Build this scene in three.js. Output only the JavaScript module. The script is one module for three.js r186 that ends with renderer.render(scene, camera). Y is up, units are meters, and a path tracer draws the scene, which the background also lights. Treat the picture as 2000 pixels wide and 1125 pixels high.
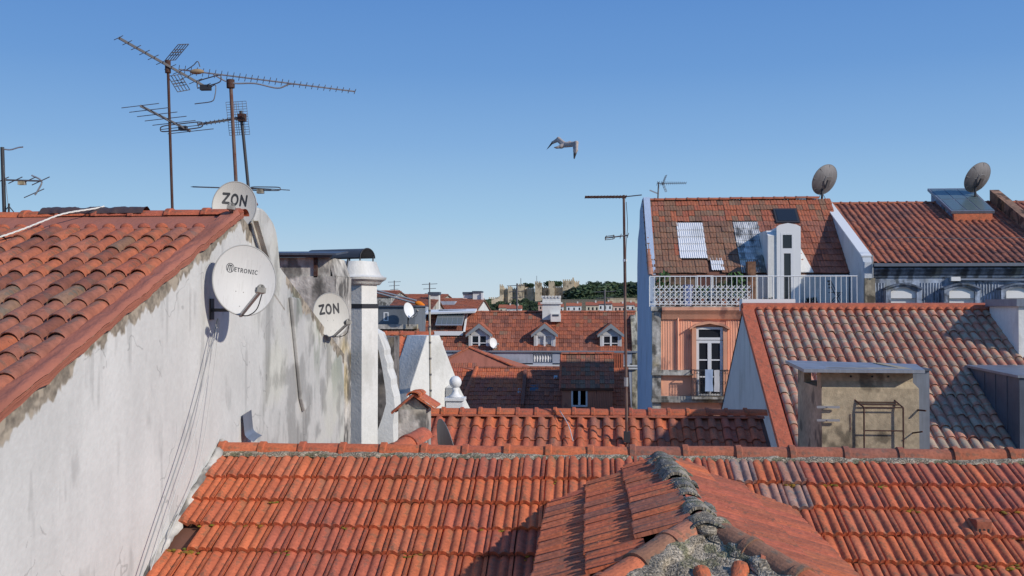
import * as THREE from 'three';
import { mergeGeometries, mergeVertices, toCreasedNormals } from 'three/addons/utils/BufferGeometryUtils.js';
import { MarchingCubes } from 'three/addons/objects/MarchingCubes.js';

// ---------------------------------------------------------------- camera, sky, sun, exposure
const scene = new THREE.Scene();
const camera = new THREE.PerspectiveCamera(31.417, 16 / 9, 0.1, 30000);
camera.rotation.order = 'YXZ';
camera.position.set(0, 0, 0);
camera.rotation.set(0.01875, 0.07486, 0);
const renderer = new THREE.WebGLRenderer({ antialias: true });
renderer.toneMapping = THREE.LinearToneMapping;
renderer.toneMappingExposure = 1.0;
renderer.shadowMap.enabled = true;
const s2l = c => { c /= 255; return c <= 0.04045 ? c / 12.92 : Math.pow((c + 0.055) / 1.055, 2.4); };
{
  const stops = [[-90, 120, 118, 116], [-4, 150, 158, 164], [0, 201, 216, 226], [2, 188, 212, 228], [5, 160, 198, 228], [9, 132, 175, 221], [13, 108, 155, 212], [17, 94, 142, 205], [40, 84, 131, 196], [90, 72, 118, 186]];
  const w = 64, h = 720, data = new Float32Array(w * h * 4);
  for (let j = 0; j < h; j++) {
    const e = (j + 0.5) / h * 180 - 90;
    let k = 0; while (k < stops.length - 2 && stops[k + 1][0] < e) k++;
    const a = stops[k], b = stops[k + 1], t = Math.min(1, Math.max(0, (e - a[0]) / (b[0] - a[0])));
    for (let i = 0; i < w; i++) { const o = (j * w + i) * 4; for (let q = 0; q < 3; q++) data[o + q] = s2l(a[q + 1]) * (1 - t) + s2l(b[q + 1]) * t; data[o + 3] = 1; }
  }
  const sky = new THREE.DataTexture(data, w, h, THREE.RGBAFormat, THREE.FloatType);
  sky.mapping = THREE.EquirectangularReflectionMapping; sky.magFilter = sky.minFilter = THREE.LinearFilter; sky.colorSpace = THREE.LinearSRGBColorSpace; sky.needsUpdate = true;
  scene.background = sky; scene.environment = sky; scene.environmentIntensity = 1;
}
const SUN = new THREE.Vector3(1, 0.62, 0.60).normalize();
const sun = new THREE.DirectionalLight(new THREE.Color(1, 0.93, 0.83), 3.6);
sun.position.copy(SUN).multiplyScalar(120).add(new THREE.Vector3(0, 0, -25));
sun.target.position.set(0, 0, -25); scene.add(sun, sun.target);
sun.castShadow = true; sun.shadow.mapSize.set(4096, 4096); sun.shadow.radius = 2.5;
Object.assign(sun.shadow.camera, { left: -45, right: 45, top: 45, bottom: -45, near: 1, far: 300 });
// ---------------------------------------------------------------- helpers
function rng(seed) { let a = seed >>> 0; return () => { a = (a + 0x6D2B79F5) | 0; let t = Math.imul(a ^ (a >>> 15), 1 | a); t = (t + Math.imul(t ^ (t >>> 7), 61 | t)) ^ t; return ((t ^ (t >>> 14)) >>> 0) / 4294967296; }; }
const V = (x, y, z) => new THREE.Vector3(x, y, z);
const clamp = (x, a, b) => Math.min(b, Math.max(a, x)), mix = (a, b, t) => a + (b - a) * t;
const smooth = (a, b, x) => { const t = clamp((x - a) / (b - a), 0, 1); return t * t * (3 - 2 * t); };
const PERM = (() => { const r = rng(77), p = new Float32Array(65536); for (let i = 0; i < 65536; i++) p[i] = r(); return p; })();
function vnoise(x, y, px = 256, py = 256, s = 0) {            // value noise, periodic in px, py cells
  const xi = Math.floor(x), yi = Math.floor(y), fx = x - xi, fy = y - yi;
  const u = fx * fx * (3 - 2 * fx), v = fy * fy * (3 - 2 * fy);
  const x0 = ((xi % px) + px) % px, x1 = (x0 + 1) % px, y0 = ((yi % py) + py) % py, y1 = (y0 + 1) % py;
  const h = (a, b) => PERM[(a * 263 + b * 5471 + s * 9173) & 65535];
  return (h(x0, y0) * (1 - u) + h(x1, y0) * u) * (1 - v) + (h(x0, y1) * (1 - u) + h(x1, y1) * u) * v;
}
function fbm(x, y, oct = 4, px = 256, py = 256, s = 0) { let a = 0.5, t = 0, n = 0; for (let i = 0; i < oct; i++) { t += a * vnoise(x, y, px, py, s + i * 3); n += a; a *= 0.5; x *= 2; y *= 2; px *= 2; py *= 2; } return t / n; }
function tex(w, h, fn, srgb = true, wrap = true) {             // fn(u, v) -> [r, g, b] 0..255
  const d = new Uint8Array(w * h * 4);
  for (let j = 0; j < h; j++) for (let i = 0; i < w; i++) { const c = fn((i + 0.5) / w, (j + 0.5) / h), o = (j * w + i) * 4; d[o] = clamp(c[0], 0, 255); d[o + 1] = clamp(c[1], 0, 255); d[o + 2] = clamp(c[2], 0, 255); d[o + 3] = 255; }
  const t = new THREE.DataTexture(d, w, h); t.magFilter = THREE.LinearFilter; t.minFilter = THREE.LinearFilter;
  t.wrapS = t.wrapT = wrap ? THREE.RepeatWrapping : THREE.ClampToEdgeWrapping; if (srgb) t.colorSpace = THREE.SRGBColorSpace; t.needsUpdate = true; return t;
}
const rep = (t, m) => { t.repeat.set(1 / m, 1 / m); return t; };   // texture spans m metres
const used = {};
function numbered(n) { if (!(n in used)) { used[n] = 0; return n; } used[n]++; return n + '_' + String(used[n]).padStart(3, '0'); }
const localThings = new WeakSet();
function thing(name, label, category, pos, group, local = false) {   // a group at a thing's base; parts of it are given in world metres unless local
  const g = new THREE.Group(); g.name = numbered(name); g.position.set(...pos); g.userData = { label, category }; if (group) g.userData.group = group;
  if (local) localThings.add(g); scene.add(g); return g;
}
function part(parent, name, geo, mat, kind) {
  const m = new THREE.Mesh(geo, mat); m.name = name; m.castShadow = m.receiveShadow = true; if (kind) m.userData.kind = kind;
  if (parent.isGroup && parent.parent === scene && !localThings.has(parent)) m.position.copy(parent.position).negate();
  parent.add(m); return m;
}
function single(name, label, category, geo, mat, group) { const g = thing(name, label, category, [0, 0, 0], group); scene.remove(g); const m = new THREE.Mesh(geo, mat); m.name = g.name; m.userData = g.userData; m.castShadow = m.receiveShadow = true; scene.add(m); return m; }
function structure(name, geo, mat, kind = 'structure') { const m = new THREE.Mesh(geo, mat); m.name = numbered(name); m.userData.kind = kind; m.receiveShadow = m.castShadow = true; scene.add(m); return m; }
function worldUV(g0) {                                              // planar uv in metres by the way each face points
  const g = g0.index ? g0.toNonIndexed() : g0, p = g.attributes.position, uv = new Float32Array(p.count * 2);
  const a = V(), b = V(), c = V(), n = V();
  for (let i = 0; i < p.count; i += 3) {
    a.fromBufferAttribute(p, i); b.fromBufferAttribute(p, i + 1); c.fromBufferAttribute(p, i + 2);
    n.crossVectors(b.clone().sub(a), c.clone().sub(a)); const ax = Math.abs(n.x), ay = Math.abs(n.y), az = Math.abs(n.z);
    [a, b, c].forEach((q, k) => { const o = (i + k) * 2; if (ax >= ay && ax >= az) { uv[o] = q.z; uv[o + 1] = q.y; } else if (ay >= az) { uv[o] = q.x; uv[o + 1] = q.z; } else { uv[o] = q.x; uv[o + 1] = q.y; } });
  }
  g.setAttribute('uv', new THREE.BufferAttribute(uv, 2)); return g;
}
function clean(g) { const o = g.index ? g.toNonIndexed() : g; for (const k of Object.keys(o.attributes)) if (!['position', 'normal', 'uv'].includes(k)) o.deleteAttribute(k); if (!o.attributes.normal) o.computeVertexNormals(); if (!o.attributes.uv) o.setAttribute('uv', new THREE.BufferAttribute(new Float32Array(o.attributes.position.count * 2), 2)); return o; }
const join = l => l.length === 1 ? l[0] : mergeGeometries(l.map(clean));
function box(x0, x1, y0, y1, z0, z1) { const g = new THREE.BoxGeometry(Math.abs(x1 - x0), Math.abs(y1 - y0), Math.abs(z1 - z0)); g.translate((x0 + x1) / 2, (y0 + y1) / 2, (z0 + z1) / 2); return worldUV(g); }
function extr(pts, d, bevel, holes = []) {
  const s = new THREE.Shape(pts.map(p => new THREE.Vector2(...p))); for (const h of holes) s.holes.push(new THREE.Path(h.map(p => new THREE.Vector2(...p))));
  return new THREE.ExtrudeGeometry(s, { depth: d, bevelEnabled: !!bevel, bevelSize: bevel || 0, bevelThickness: bevel || 0, bevelOffset: bevel ? -bevel : 0, bevelSegments: 2, curveSegments: 12 });
}
function prismXY(pts, z0, z1, holes = [], bevel = 0) { const g = extr(pts, Math.abs(z1 - z0) - 2 * bevel, bevel, holes); g.translate(0, 0, Math.min(z0, z1) + bevel); return worldUV(g); }
function prismZY(pts, x0, x1, holes = [], bevel = 0) {              // pts are [z, y]
  const f = q => q.map(([z, y]) => [-z, y]); const g = extr(f(pts), Math.abs(x1 - x0) - 2 * bevel, bevel, holes.map(f)); g.rotateY(Math.PI / 2); g.translate(Math.min(x0, x1) + bevel, 0, 0); return worldUV(g);
}
function prismXZ(pts, y0, y1) { const g = extr(pts.map(([x, z]) => [x, -z]), Math.abs(y1 - y0)); g.rotateX(-Math.PI / 2); g.translate(0, Math.min(y0, y1), 0); return worldUV(g); }
function bar(a, b, r, seg = 8, r2 = r) { a = V(...a); b = V(...b); const d = b.clone().sub(a), g = new THREE.CylinderGeometry(r2, r, d.length(), seg); g.applyQuaternion(new THREE.Quaternion().setFromUnitVectors(V(0, 1, 0), d.clone().normalize())); g.translate((a.x + b.x) / 2, (a.y + b.y) / 2, (a.z + b.z) / 2); return g; }
function beam(a, b, w, h) { a = V(...a); b = V(...b); const d = b.clone().sub(a), g = new THREE.BoxGeometry(w, h, d.length()); const m = new THREE.Matrix4().lookAt(b, a, Math.abs(d.y) > 0.95 * d.length() ? V(1, 0, 0) : V(0, 1, 0)); g.applyMatrix4(m); g.translate((a.x + b.x) / 2, (a.y + b.y) / 2, (a.z + b.z) / 2); return worldUV(g); }
function tube(pts, r, seg = 40, rad = 6) { return new THREE.TubeGeometry(new THREE.CatmullRomCurve3(pts.map(p => V(...p))), seg, r, rad); }
function slab(p, th) {                                              // closed slab under a 3D quad or polygon (points in order), thickness th along -normal
  const P = p.map(q => V(...q)), n = V().crossVectors(P[1].clone().sub(P[0]), P[2].clone().sub(P[0])).normalize(); const Q = P.map(q => q.clone().addScaledVector(n, -th)), k = P.length, v = [];
  const tri = (a, b, c) => v.push(a.x, a.y, a.z, b.x, b.y, b.z, c.x, c.y, c.z);
  for (let i = 1; i < k - 1; i++) { tri(P[0], P[i], P[i + 1]); tri(Q[0], Q[i + 1], Q[i]); }
  for (let i = 0; i < k; i++) { const j = (i + 1) % k; tri(P[i], Q[i], Q[j]); tri(P[i], Q[j], P[j]); }
  const g = new THREE.BufferGeometry(); g.setAttribute('position', new THREE.Float32BufferAttribute(v, 3)); g.computeVertexNormals(); return worldUV(g);
}
function gridMesh(nu, nv, f, closedU = false) {                      // f(u, v) -> [x, y, z]
  const p = [], uv = [], ix = []; for (let j = 0; j <= nv; j++) for (let i = 0; i <= nu; i++) { p.push(...f(i / nu, j / nv)); uv.push(i / nu, j / nv); }
  for (let j = 0; j < nv; j++) for (let i = 0; i < nu; i++) { const a = j * (nu + 1) + i, b = a + 1, c = a + nu + 1, d = c + 1; ix.push(a, b, d, a, d, c); }
  const g = new THREE.BufferGeometry(); g.setAttribute('position', new THREE.Float32BufferAttribute(p, 3)); g.setAttribute('uv', new THREE.Float32BufferAttribute(uv, 2)); g.setIndex(ix); g.computeVertexNormals(); return g;
}
function rough(g, amp, freq, seed = 1) {                             // uneven hand-made surface: pushes every vertex about by smooth noise
  const p = g.attributes.position; for (let i = 0; i < p.count; i++) { const x = p.getX(i), y = p.getY(i), z = p.getZ(i); const n = k => fbm((x + z * 0.7) * freq + 31 * k + seed * 7, (y - z * 0.6 + x * 0.2) * freq + 17 * k, 3) - 0.5; p.setXYZ(i, x + n(1) * amp, y + n(2) * amp, z + n(3) * amp); } g.computeVertexNormals(); return g;
}
// ---------------------------------------------------------------- textures and materials
const N = 512;
const T = {};
T.clay = rep(tex(N, N, (u, v) => {
  const a = fbm(u * 8, v * 8, 4, 8, 8, 1), b = fbm(u * 40, v * 40, 3, 40, 40, 2), c = vnoise(u * 90, v * 90, 90, 90, 3), l = smooth(0.62, 0.72, fbm(u * 14, v * 14, 3, 14, 14, 5));
  let k = 0.915 + 0.26 * (a - 0.5) + 0.16 * (b - 0.5); k *= 1 - 0.22 * smooth(0.86, 0.95, c);
  const pale = smooth(0.93, 0.98, vnoise(u * 70, v * 70, 70, 70, 8)) * 0.25;
  return [255 * (k + pale) * (1 - 0.16 * l), 255 * (k + pale) * (1 - 0.07 * l) + 6 * l, 255 * (k + pale) * (1 - 0.02 * l) + 8 * l];
}), 0.9);
T.clayBump = rep(tex(N, N, (u, v) => { const b = fbm(u * 40, v * 40, 4, 40, 40, 2) * 255; return [b, b, b]; }, false), 0.9);
T.plaster = rep(tex(1024, 1024, (u, v) => {
  const a = fbm(u * 5, v * 5, 5, 5, 5, 11), st = fbm(u * 50, v * 3, 3, 50, 3, 12), f = fbm(u * 80, v * 80, 3, 80, 80, 13);
  const k = 0.945 + 0.09 * (a - 0.5) + 0.05 * (st - 0.5) + 0.05 * (f - 0.5), d = smooth(0.56, 0.78, fbm(u * 9, v * 4, 4, 9, 4, 14)) * 0.09;
  return [255 * k * (1 - d), 255 * k * (1 - d), 253 * k * (1 - d * 1.1)];
}), 4);
T.plasterBump = rep(tex(N, N, (u, v) => { const b = (0.6 * fbm(u * 10, v * 10, 4, 10, 10, 21) + 0.4 * fbm(u * 70, v * 70, 2, 70, 70, 22)) * 255; return [b, b, b]; }, false), 2);
T.grime = rep(tex(1024, 1024, (u, v) => {                              // old stained render
  const a = fbm(u * 6, v * 6, 5, 6, 6, 31), b = fbm(u * 30, v * 30, 4, 30, 30, 32), st = fbm(u * 40, v * 2, 3, 40, 2, 33), r = smooth(0.55, 0.75, fbm(u * 4, v * 3, 4, 4, 3, 34));
  const k = 0.80 + 0.42 * (a - 0.5) + 0.28 * (b - 0.5) + 0.22 * (st - 0.5), d = 1 - 0.42 * smooth(0.5, 0.72, fbm(u * 12, v * 9, 4, 12, 9, 35));
  return [255 * k * d, 255 * k * d * (1 - 0.06 * r), 255 * k * d * (1 - 0.22 * r)];
}), 2.6);
T.conc = rep(tex(N, N, (u, v) => { const a = fbm(u * 5, v * 5, 5, 5, 5, 131), b = fbm(u * 40, v * 40, 3, 40, 40, 132), k = 0.86 + 0.25 * (a - 0.5) + 0.2 * (b - 0.5), d = smooth(0.58, 0.75, fbm(u * 9, v * 7, 4, 9, 7, 135)) * 0.3; return [255 * k * (1 - d), 253 * k * (1 - d), 250 * k * (1 - d)]; }), 2);
T.mortar = rep(tex(N, N, (u, v) => {
  const a = fbm(u * 6, v * 6, 4, 6, 6, 41), c = vnoise(u * 110, v * 110, 110, 110, 42), d = vnoise(u * 60, v * 60, 60, 60, 43), m = smooth(0.55, 0.7, fbm(u * 9, v * 9, 4, 9, 9, 44));
  const k = 0.72 + 0.4 * (a - 0.5) + 0.5 * (c - 0.5) + 0.25 * (d - 0.5);
  return [255 * k * (1 - 0.22 * m), 255 * k * (1 - 0.19 * m), 255 * k * (1 - 0.27 * m)];
}), 0.8);
T.mortarBump = rep(tex(N, N, (u, v) => { const b = (0.5 * fbm(u * 12, v * 12, 3, 12, 12, 51) + 0.5 * vnoise(u * 110, v * 110, 110, 110, 42)) * 255; return [b, b, b]; }, false), 0.8);
T.metal = rep(tex(N, N, (u, v) => { const k = 0.84 + 0.2 * (fbm(u * 5, v * 5, 5, 5, 5, 61) - 0.5) + 0.12 * (fbm(u * 60, v * 5, 3, 60, 5, 62) - 0.5); return [255 * k, 255 * k, 255 * k]; }), 1.5);
T.rust = rep(tex(N, N, (u, v) => { const a = fbm(u * 8, v * 8, 5, 8, 8, 71), r = smooth(0.42, 0.62, a); return [mix(118, 92, r) + 40 * (a - 0.5), mix(98, 64, r), mix(90, 54, r)]; }), 0.4);
T.lichen = tex(256, 256, (u, v) => {                                    // one barrel tile: pale lichen crust on the weathered lower half, bare clay where the upper tile kept it dry
  const n = fbm(u * 6, v * 6, 4, 6, 6, 81), f = fbm(u * 30, v * 30, 3, 30, 30, 82), l = smooth(0.36, 0.66, 0.5 - 0.32 * Math.cos(6.2832 * v) + 1.1 * (n - 0.5)), k = 0.96 + 0.26 * (f - 0.5);
  return [mix(204, 192, l) * k, mix(150, 174, l) * k, mix(129, 154, l) * k];
});
const lin = (r, g, b) => new THREE.Color().setRGB(r, g, b);
const std = (c, o = {}) => new THREE.MeshStandardMaterial({ color: Array.isArray(c) ? lin(...c) : c, roughness: 0.9, side: THREE.DoubleSide, ...o });
const clayMat = c => std(c, { map: T.clay, bumpMap: T.clayBump, bumpScale: 0.004, roughness: 0.88 });
const M = {
  white: std([0.78, 0.77, 0.745], { map: T.plaster, bumpMap: T.plasterBump, bumpScale: 0.008 }),
  whitePaint: std([0.74, 0.74, 0.73], { roughness: 0.6 }),
  frame: std([0.72, 0.72, 0.72], { roughness: 0.45 }),
  stained: std([0.60, 0.57, 0.51], { map: T.grime, bumpMap: T.plasterBump, bumpScale: 0.015 }),
  stainedPale: std([0.76, 0.72, 0.65], { map: T.grime, bumpMap: T.plasterBump, bumpScale: 0.012 }),
  concrete: std([0.62, 0.51, 0.35], { map: T.conc, bumpMap: T.mortarBump, bumpScale: 0.006 }),
  mortar: std([0.56, 0.47, 0.35], { map: T.mortar, bumpMap: T.mortarBump, bumpScale: 0.014, roughness: 1 }),
  mortarDark: std([0.36, 0.32, 0.26], { map: T.mortar, bumpMap: T.mortarBump, bumpScale: 0.016, roughness: 1 }),
  redPaint: std([0.44, 0.15, 0.095], { map: T.plaster, bumpMap: T.plasterBump, bumpScale: 0.01 }),
  zinc: std([0.30, 0.335, 0.40], { map: T.metal, roughness: 0.5, metalness: 0.35 }),
  zincDark: std([0.12, 0.145, 0.19], { map: T.metal, roughness: 0.55, metalness: 0.25 }),
  sheet: std([0.46, 0.48, 0.52], { map: T.metal, roughness: 0.45, metalness: 0.4 }),
  darkSheet: std([0.10, 0.105, 0.115], { map: T.metal, roughness: 0.5, metalness: 0.3 }),
  rust: std([1, 1, 1], { map: T.rust, roughness: 0.9 }),
  rustDark: std([0.5, 0.42, 0.40], { map: T.rust, roughness: 0.9 }),
  iron: std([0.045, 0.045, 0.05], { roughness: 0.6, metalness: 0.3 }),
  alu: std([0.42, 0.42, 0.42], { roughness: 0.45, metalness: 0.6 }),
  aluDark: std([0.16, 0.15, 0.15], { roughness: 0.5, metalness: 0.5 }),
  cable: std([0.55, 0.54, 0.52], { roughness: 0.7 }),
  rope: std([0.72, 0.70, 0.66], { roughness: 0.8 }),
  glass: new THREE.MeshPhysicalMaterial({ color: lin(0.02, 0.024, 0.03), roughness: 0.05, metalness: 0, ior: 1.5 }),
  deck: std([0.16, 0.07, 0.045]),
  bitumen: std([0.075, 0.045, 0.04], { roughness: 0.6, bumpMap: T.plasterBump, bumpScale: 0.01 }),
  black: std([0.02, 0.02, 0.022], { roughness: 0.6 }),
  moss: std([0.16, 0.13, 0.025], { roughness: 1 }),
  greyWall: std([0.17, 0.19, 0.22], { map: T.plaster }),
  blueWall: std([0.46, 0.54, 0.68], { map: T.grime, roughness: 0.8 }),
  leaf: std([0.035, 0.075, 0.022], { roughness: 0.8 }),
};
// ---------------------------------------------------------------- roof tiles
function tileGeo(prof, W, L, lift, th, o = {}) {                        // prof: [x / W, height]; x across, z down the slope, y out of the roof
  const { taper = 0, du = 0, dv = 0, uvTile = false, bev = 0.006 } = o, n = prof.length, p = [], uv = [], ix = [];
  const zs = [0, L - 0.018, L]; const put = (x, y, z) => { p.push(x, y, z); uv.push(uvTile ? x / W * 0.5 + du : x + du, uvTile ? z / L * 0.85 + dv : z + dv); return p.length / 3 - 1; };
  const H = (h, z) => h * (1 - taper * (1 - z / L)) + lift * z / L, XX = (x, z) => (0.5 + (x - 0.5) * (1 - taper * 0.5 * (1 - z / L))) * W;
  zs.forEach((z, k) => prof.forEach(([x, h]) => put(XX(x, z), H(h, z) - (k === 2 ? bev : 0), z)));
  for (let k = 0; k < 2; k++) for (let i = 0; i < n - 1; i++) { const a = k * n + i; ix.push(a, a + n, a + n + 1, a, a + n + 1, a + 1); }
  const b = p.length / 3; prof.forEach(([x, h]) => put(XX(x, L), H(h, L) - bev, L)); prof.forEach(([x, h]) => put(XX(x, L), H(h, L) - th, L - 0.004));
  for (let i = 0; i < n - 1; i++) ix.push(b + i, b + n + i, b + n + i + 1, b + i, b + n + i + 1, b + i + 1);
  for (const i of [0, n - 1]) { const [x, h] = prof[i], c = p.length / 3; put(XX(x, 0), H(h, 0), 0); put(XX(x, L), H(h, L) - bev, L); put(XX(x, 0), H(h, 0) - th, 0); put(XX(x, L), H(h, L) - th, L); ix.push(c, c + 2, c + 3, c, c + 3, c + 1); }
  const g = new THREE.BufferGeometry(); g.setAttribute('position', new THREE.Float32BufferAttribute(p, 3)); g.setAttribute('uv', new THREE.Float32BufferAttribute(uv, 2)); g.setIndex(ix); g.computeVertexNormals(); return g;
}
const MARSEILLE = [[0, 0.002], [0.03, 0.017], [0.10, 0.029], [0.22, 0.030], [0.31, 0.021], [0.38, 0.006], [0.43, 0.003], [0.48, 0.012], [0.55, 0.027], [0.66, 0.030], [0.74, 0.022], [0.80, 0.006], [0.825, 0.004], [0.845, 0.025], [0.98, 0.027]];
const barrel = (W, f, hgt, n = 7, pan = 0.012) => { const q = []; for (let i = 0; i <= n; i++) { const a = Math.PI * i / n; q.push([f * (0.5 - 0.5 * Math.cos(a)), hgt * Math.sin(a)]); } q.push([f + (1 - f) * 0.5, -pan], [1, 0.0]); return q; };
const variants = (k, f) => Array.from({ length: k }, (_, i) => f(i * 0.277 % 1, i * 0.619 % 1));
const G = {
  marseille: variants(6, (a, b) => tileGeo(MARSEILLE, 0.231, 0.42, 0.052, 0.046, { du: a, dv: b })),
  deep: variants(3, (a, b) => tileGeo(MARSEILLE.map(([x, h]) => [x, h * 1.5]), 0.231, 0.42, 0.036, 0.036, { du: a, dv: b })),
  roman: variants(6, (a, b) => tileGeo(barrel(0.197, 0.80, 0.066, 8), 0.197, 0.42, 0.02, 0.016, { taper: 0.14, du: a, dv: b })),
  lusa: variants(4, (a, b) => tileGeo(barrel(0.231, 0.62, 0.058, 7), 0.231, 0.42, 0.02, 0.016, { taper: 0.1, du: a, dv: b })),
  canudo: variants(12, (a, b) => tileGeo(barrel(0.222, 0.80, 0.07, 8, 0.02), 0.222, 0.43, 0.022, 0.016, { taper: 0.14, du: a, dv: b, uvTile: true })),
  flat: variants(4, (a, b) => tileGeo([[0, 0.004], [0.06, 0.018], [0.36, 0.02], [0.45, 0.0], [0.54, 0.018], [0.84, 0.02], [0.93, 0.002], [1, 0.012]], 0.231, 0.40, 0.03, 0.03, { du: a, dv: b })),
  blue: variants(4, (a, b) => tileGeo(barrel(0.235, 0.62, 0.048, 6), 0.235, 0.44, 0.012, 0.014, { taper: 0.08, du: a, dv: b })),
  far: variants(1, (a, b) => tileGeo([[0, 0.0], [0.1, 0.018], [0.4, 0.024], [0.5, 0.0], [0.6, 0.018], [0.9, 0.024], [1, 0.0]], 0.22, 0.38, 0.035, 0.035, {})),
};
const tonesOf = l => ({ colors: l.map(c => lin(...c)), mats: l.map(clayMat), base: clayMat([1, 1, 1]) });
const TONES = {
  orange: tonesOf([[0.54, 0.138, 0.074], [0.58, 0.147, 0.072], [0.62, 0.158, 0.07], [0.65, 0.165, 0.066], [0.68, 0.175, 0.068], [0.64, 0.178, 0.08], [0.59, 0.15, 0.066]]),
  red: tonesOf([[0.44, 0.125, 0.066], [0.47, 0.138, 0.068], [0.50, 0.148, 0.07], [0.48, 0.15, 0.078], [0.45, 0.15, 0.084], [0.38, 0.14, 0.088]]),
  pale: tonesOf([[0.52, 0.26, 0.18], [0.48, 0.22, 0.145], [0.47, 0.27, 0.20], [0.54, 0.21, 0.12]]),
  brown: tonesOf([[0.31, 0.145, 0.085], [0.29, 0.15, 0.09], [0.35, 0.165, 0.095], [0.31, 0.175, 0.11], [0.25, 0.125, 0.08]]),
  dark: tonesOf([[0.36, 0.112, 0.062], [0.31, 0.10, 0.058], [0.39, 0.122, 0.066], [0.27, 0.095, 0.06]]),
};
const lichenMat = c => std(c, { map: T.lichen, roughness: 0.92 });
TONES.lichen = (() => { const l = [[0.76, 0.62, 0.55], [0.84, 0.68, 0.60], [0.90, 0.80, 0.72], [0.97, 0.88, 0.80], [0.88, 0.82, 0.77], [0.76, 0.72, 0.68]]; return { colors: l.map(c => lin(...c)), mats: l.map(lichenMat), base: lichenMat([1, 1, 1]) }; })();
// lays tiles on a slope. O: upper start corner, A: along a row, S: down the slope; rows' lower edges at s = first + k * exposed
function laySlope(parent, o) {
  const { O, A, S, width, rows, first, exposed, W, geos, tone, seed = 1, keep = () => true, own = () => true, jitter = 1, sag = 1, name = 'roof_tile', cap = 300 } = o;
  const R = rng(seed), a = V(...A).normalize(), s = V(...S).normalize(), n = V().crossVectors(s, a), L = geos[0].boundingBox ? 0 : (geos.forEach(g => g.computeBoundingBox()), 0), len = geos[0].boundingBox.max.z;
  const basis = new THREE.Matrix4().makeBasis(a, n, s), q0 = new THREE.Quaternion().setFromRotationMatrix(basis), rest = []; let made = 0;
  for (let k = 0; k < rows; k++) for (let i = 0; i < Math.ceil(width / W); i++) {
    const x = i * W, d = first + k * exposed; const r = [R(), R(), R(), R(), R(), R()];
    if (!keep(x + W / 2, d - exposed / 2, i, k)) continue;
    const t = typeof tone === 'function' ? tone(x, d, r[5], i, k) : tone;
    const pos = V(...O).addScaledVector(a, x + (r[0] - 0.5) * 0.006 * jitter).addScaledVector(s, d - len + (r[1] - 0.5) * 0.016 * jitter + (fbm(x * 0.5 + k * 7.3, seed + k, 2) - 0.5) * 0.03 * sag).addScaledVector(n, (r[2] - 0.5) * 0.008 * jitter + (fbm(x * 0.45 + seed, d * 0.6, 2) - 0.5) * 0.03 * sag);
    const q = q0.clone().multiply(new THREE.Quaternion().setFromEuler(new THREE.Euler((r[3] - 0.5) * 0.012 * jitter, (r[4] - 0.5) * 0.02 * jitter, (r[2] - 0.5) * 0.02 * jitter)));
    const nz = fbm(x * 0.9 + seed, d * 1.1 + seed * 3, 3), c = Math.floor(clamp((nz - 0.5) * 2.2 + 0.5 + (r[5] * 7919 % 1 - 0.5) * 0.55, 0, 0.999) * t.mats.length), gi = Math.floor(r[3] * 6151 % 1 * geos.length);
    if (made < cap && own(x, d, i, k)) { const m = new THREE.Mesh(geos[gi], t.mats[c]); m.name = name; m.position.copy(pos); m.quaternion.copy(q); m.castShadow = m.receiveShadow = true; parent.add(m); made++; }
    else rest.push([pos, q, t, c]);
  }
  const groups = new Map(); for (const e of rest) { if (!groups.has(e[2])) groups.set(e[2], []); groups.get(e[2]).push(e); }
  for (const [t, l] of groups) {
    const im = new THREE.InstancedMesh(geos[0], t.base, l.length), one = V(1, 1, 1), m = new THREE.Matrix4();
    l.forEach(([p, q, , c], i) => { im.setMatrixAt(i, m.compose(p, q, one)); im.setColorAt(i, t.colors[c]); });
    im.name = name + '_rest'; im.userData.kind = 'stuff'; im.castShadow = im.receiveShadow = true; parent.add(im);
  }
}
const mixTone = (...l) => (x, d, r) => l[Math.floor(r * 977 % 1 * l.length)];
// half-round ridge tile lying along +z from 0 to L, opening down
function ridgeGeo(L, r, h, collar = 0.02, seg = 10) {
  const ring = (z, k) => { const q = []; for (let i = 0; i <= seg; i++) { const t = Math.PI * i / seg; q.push([-Math.cos(t) * (r + k), Math.sin(t) * (h + k), z]); } return q; };
  const rings = [[0, collar], [0.055, collar], [0.065, 0], [L, -0.004]].map(([z, k]) => ring(z, k)), p = [], uv = [], ix = [];
  rings.push(ring(0, collar - 0.018), ring(0, collar)); const order = [4, 5, 0, 1, 2, 3];
  order.forEach(k => rings[k].forEach((q, i) => { p.push(...q); uv.push(i / seg * 0.35, q[2]); })); const n = seg + 1;
  for (let k = 0; k < order.length - 1; k++) for (let i = 0; i < seg; i++) { const a = k * n + i; ix.push(a, a + n, a + n + 1, a, a + n + 1, a + 1); }
  const g = new THREE.BufferGeometry(); g.setAttribute('position', new THREE.Float32BufferAttribute(p, 3)); g.setAttribute('uv', new THREE.Float32BufferAttribute(uv, 2)); g.setIndex(ix); return toCreasedNormals(g, 0.7);
}
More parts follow.
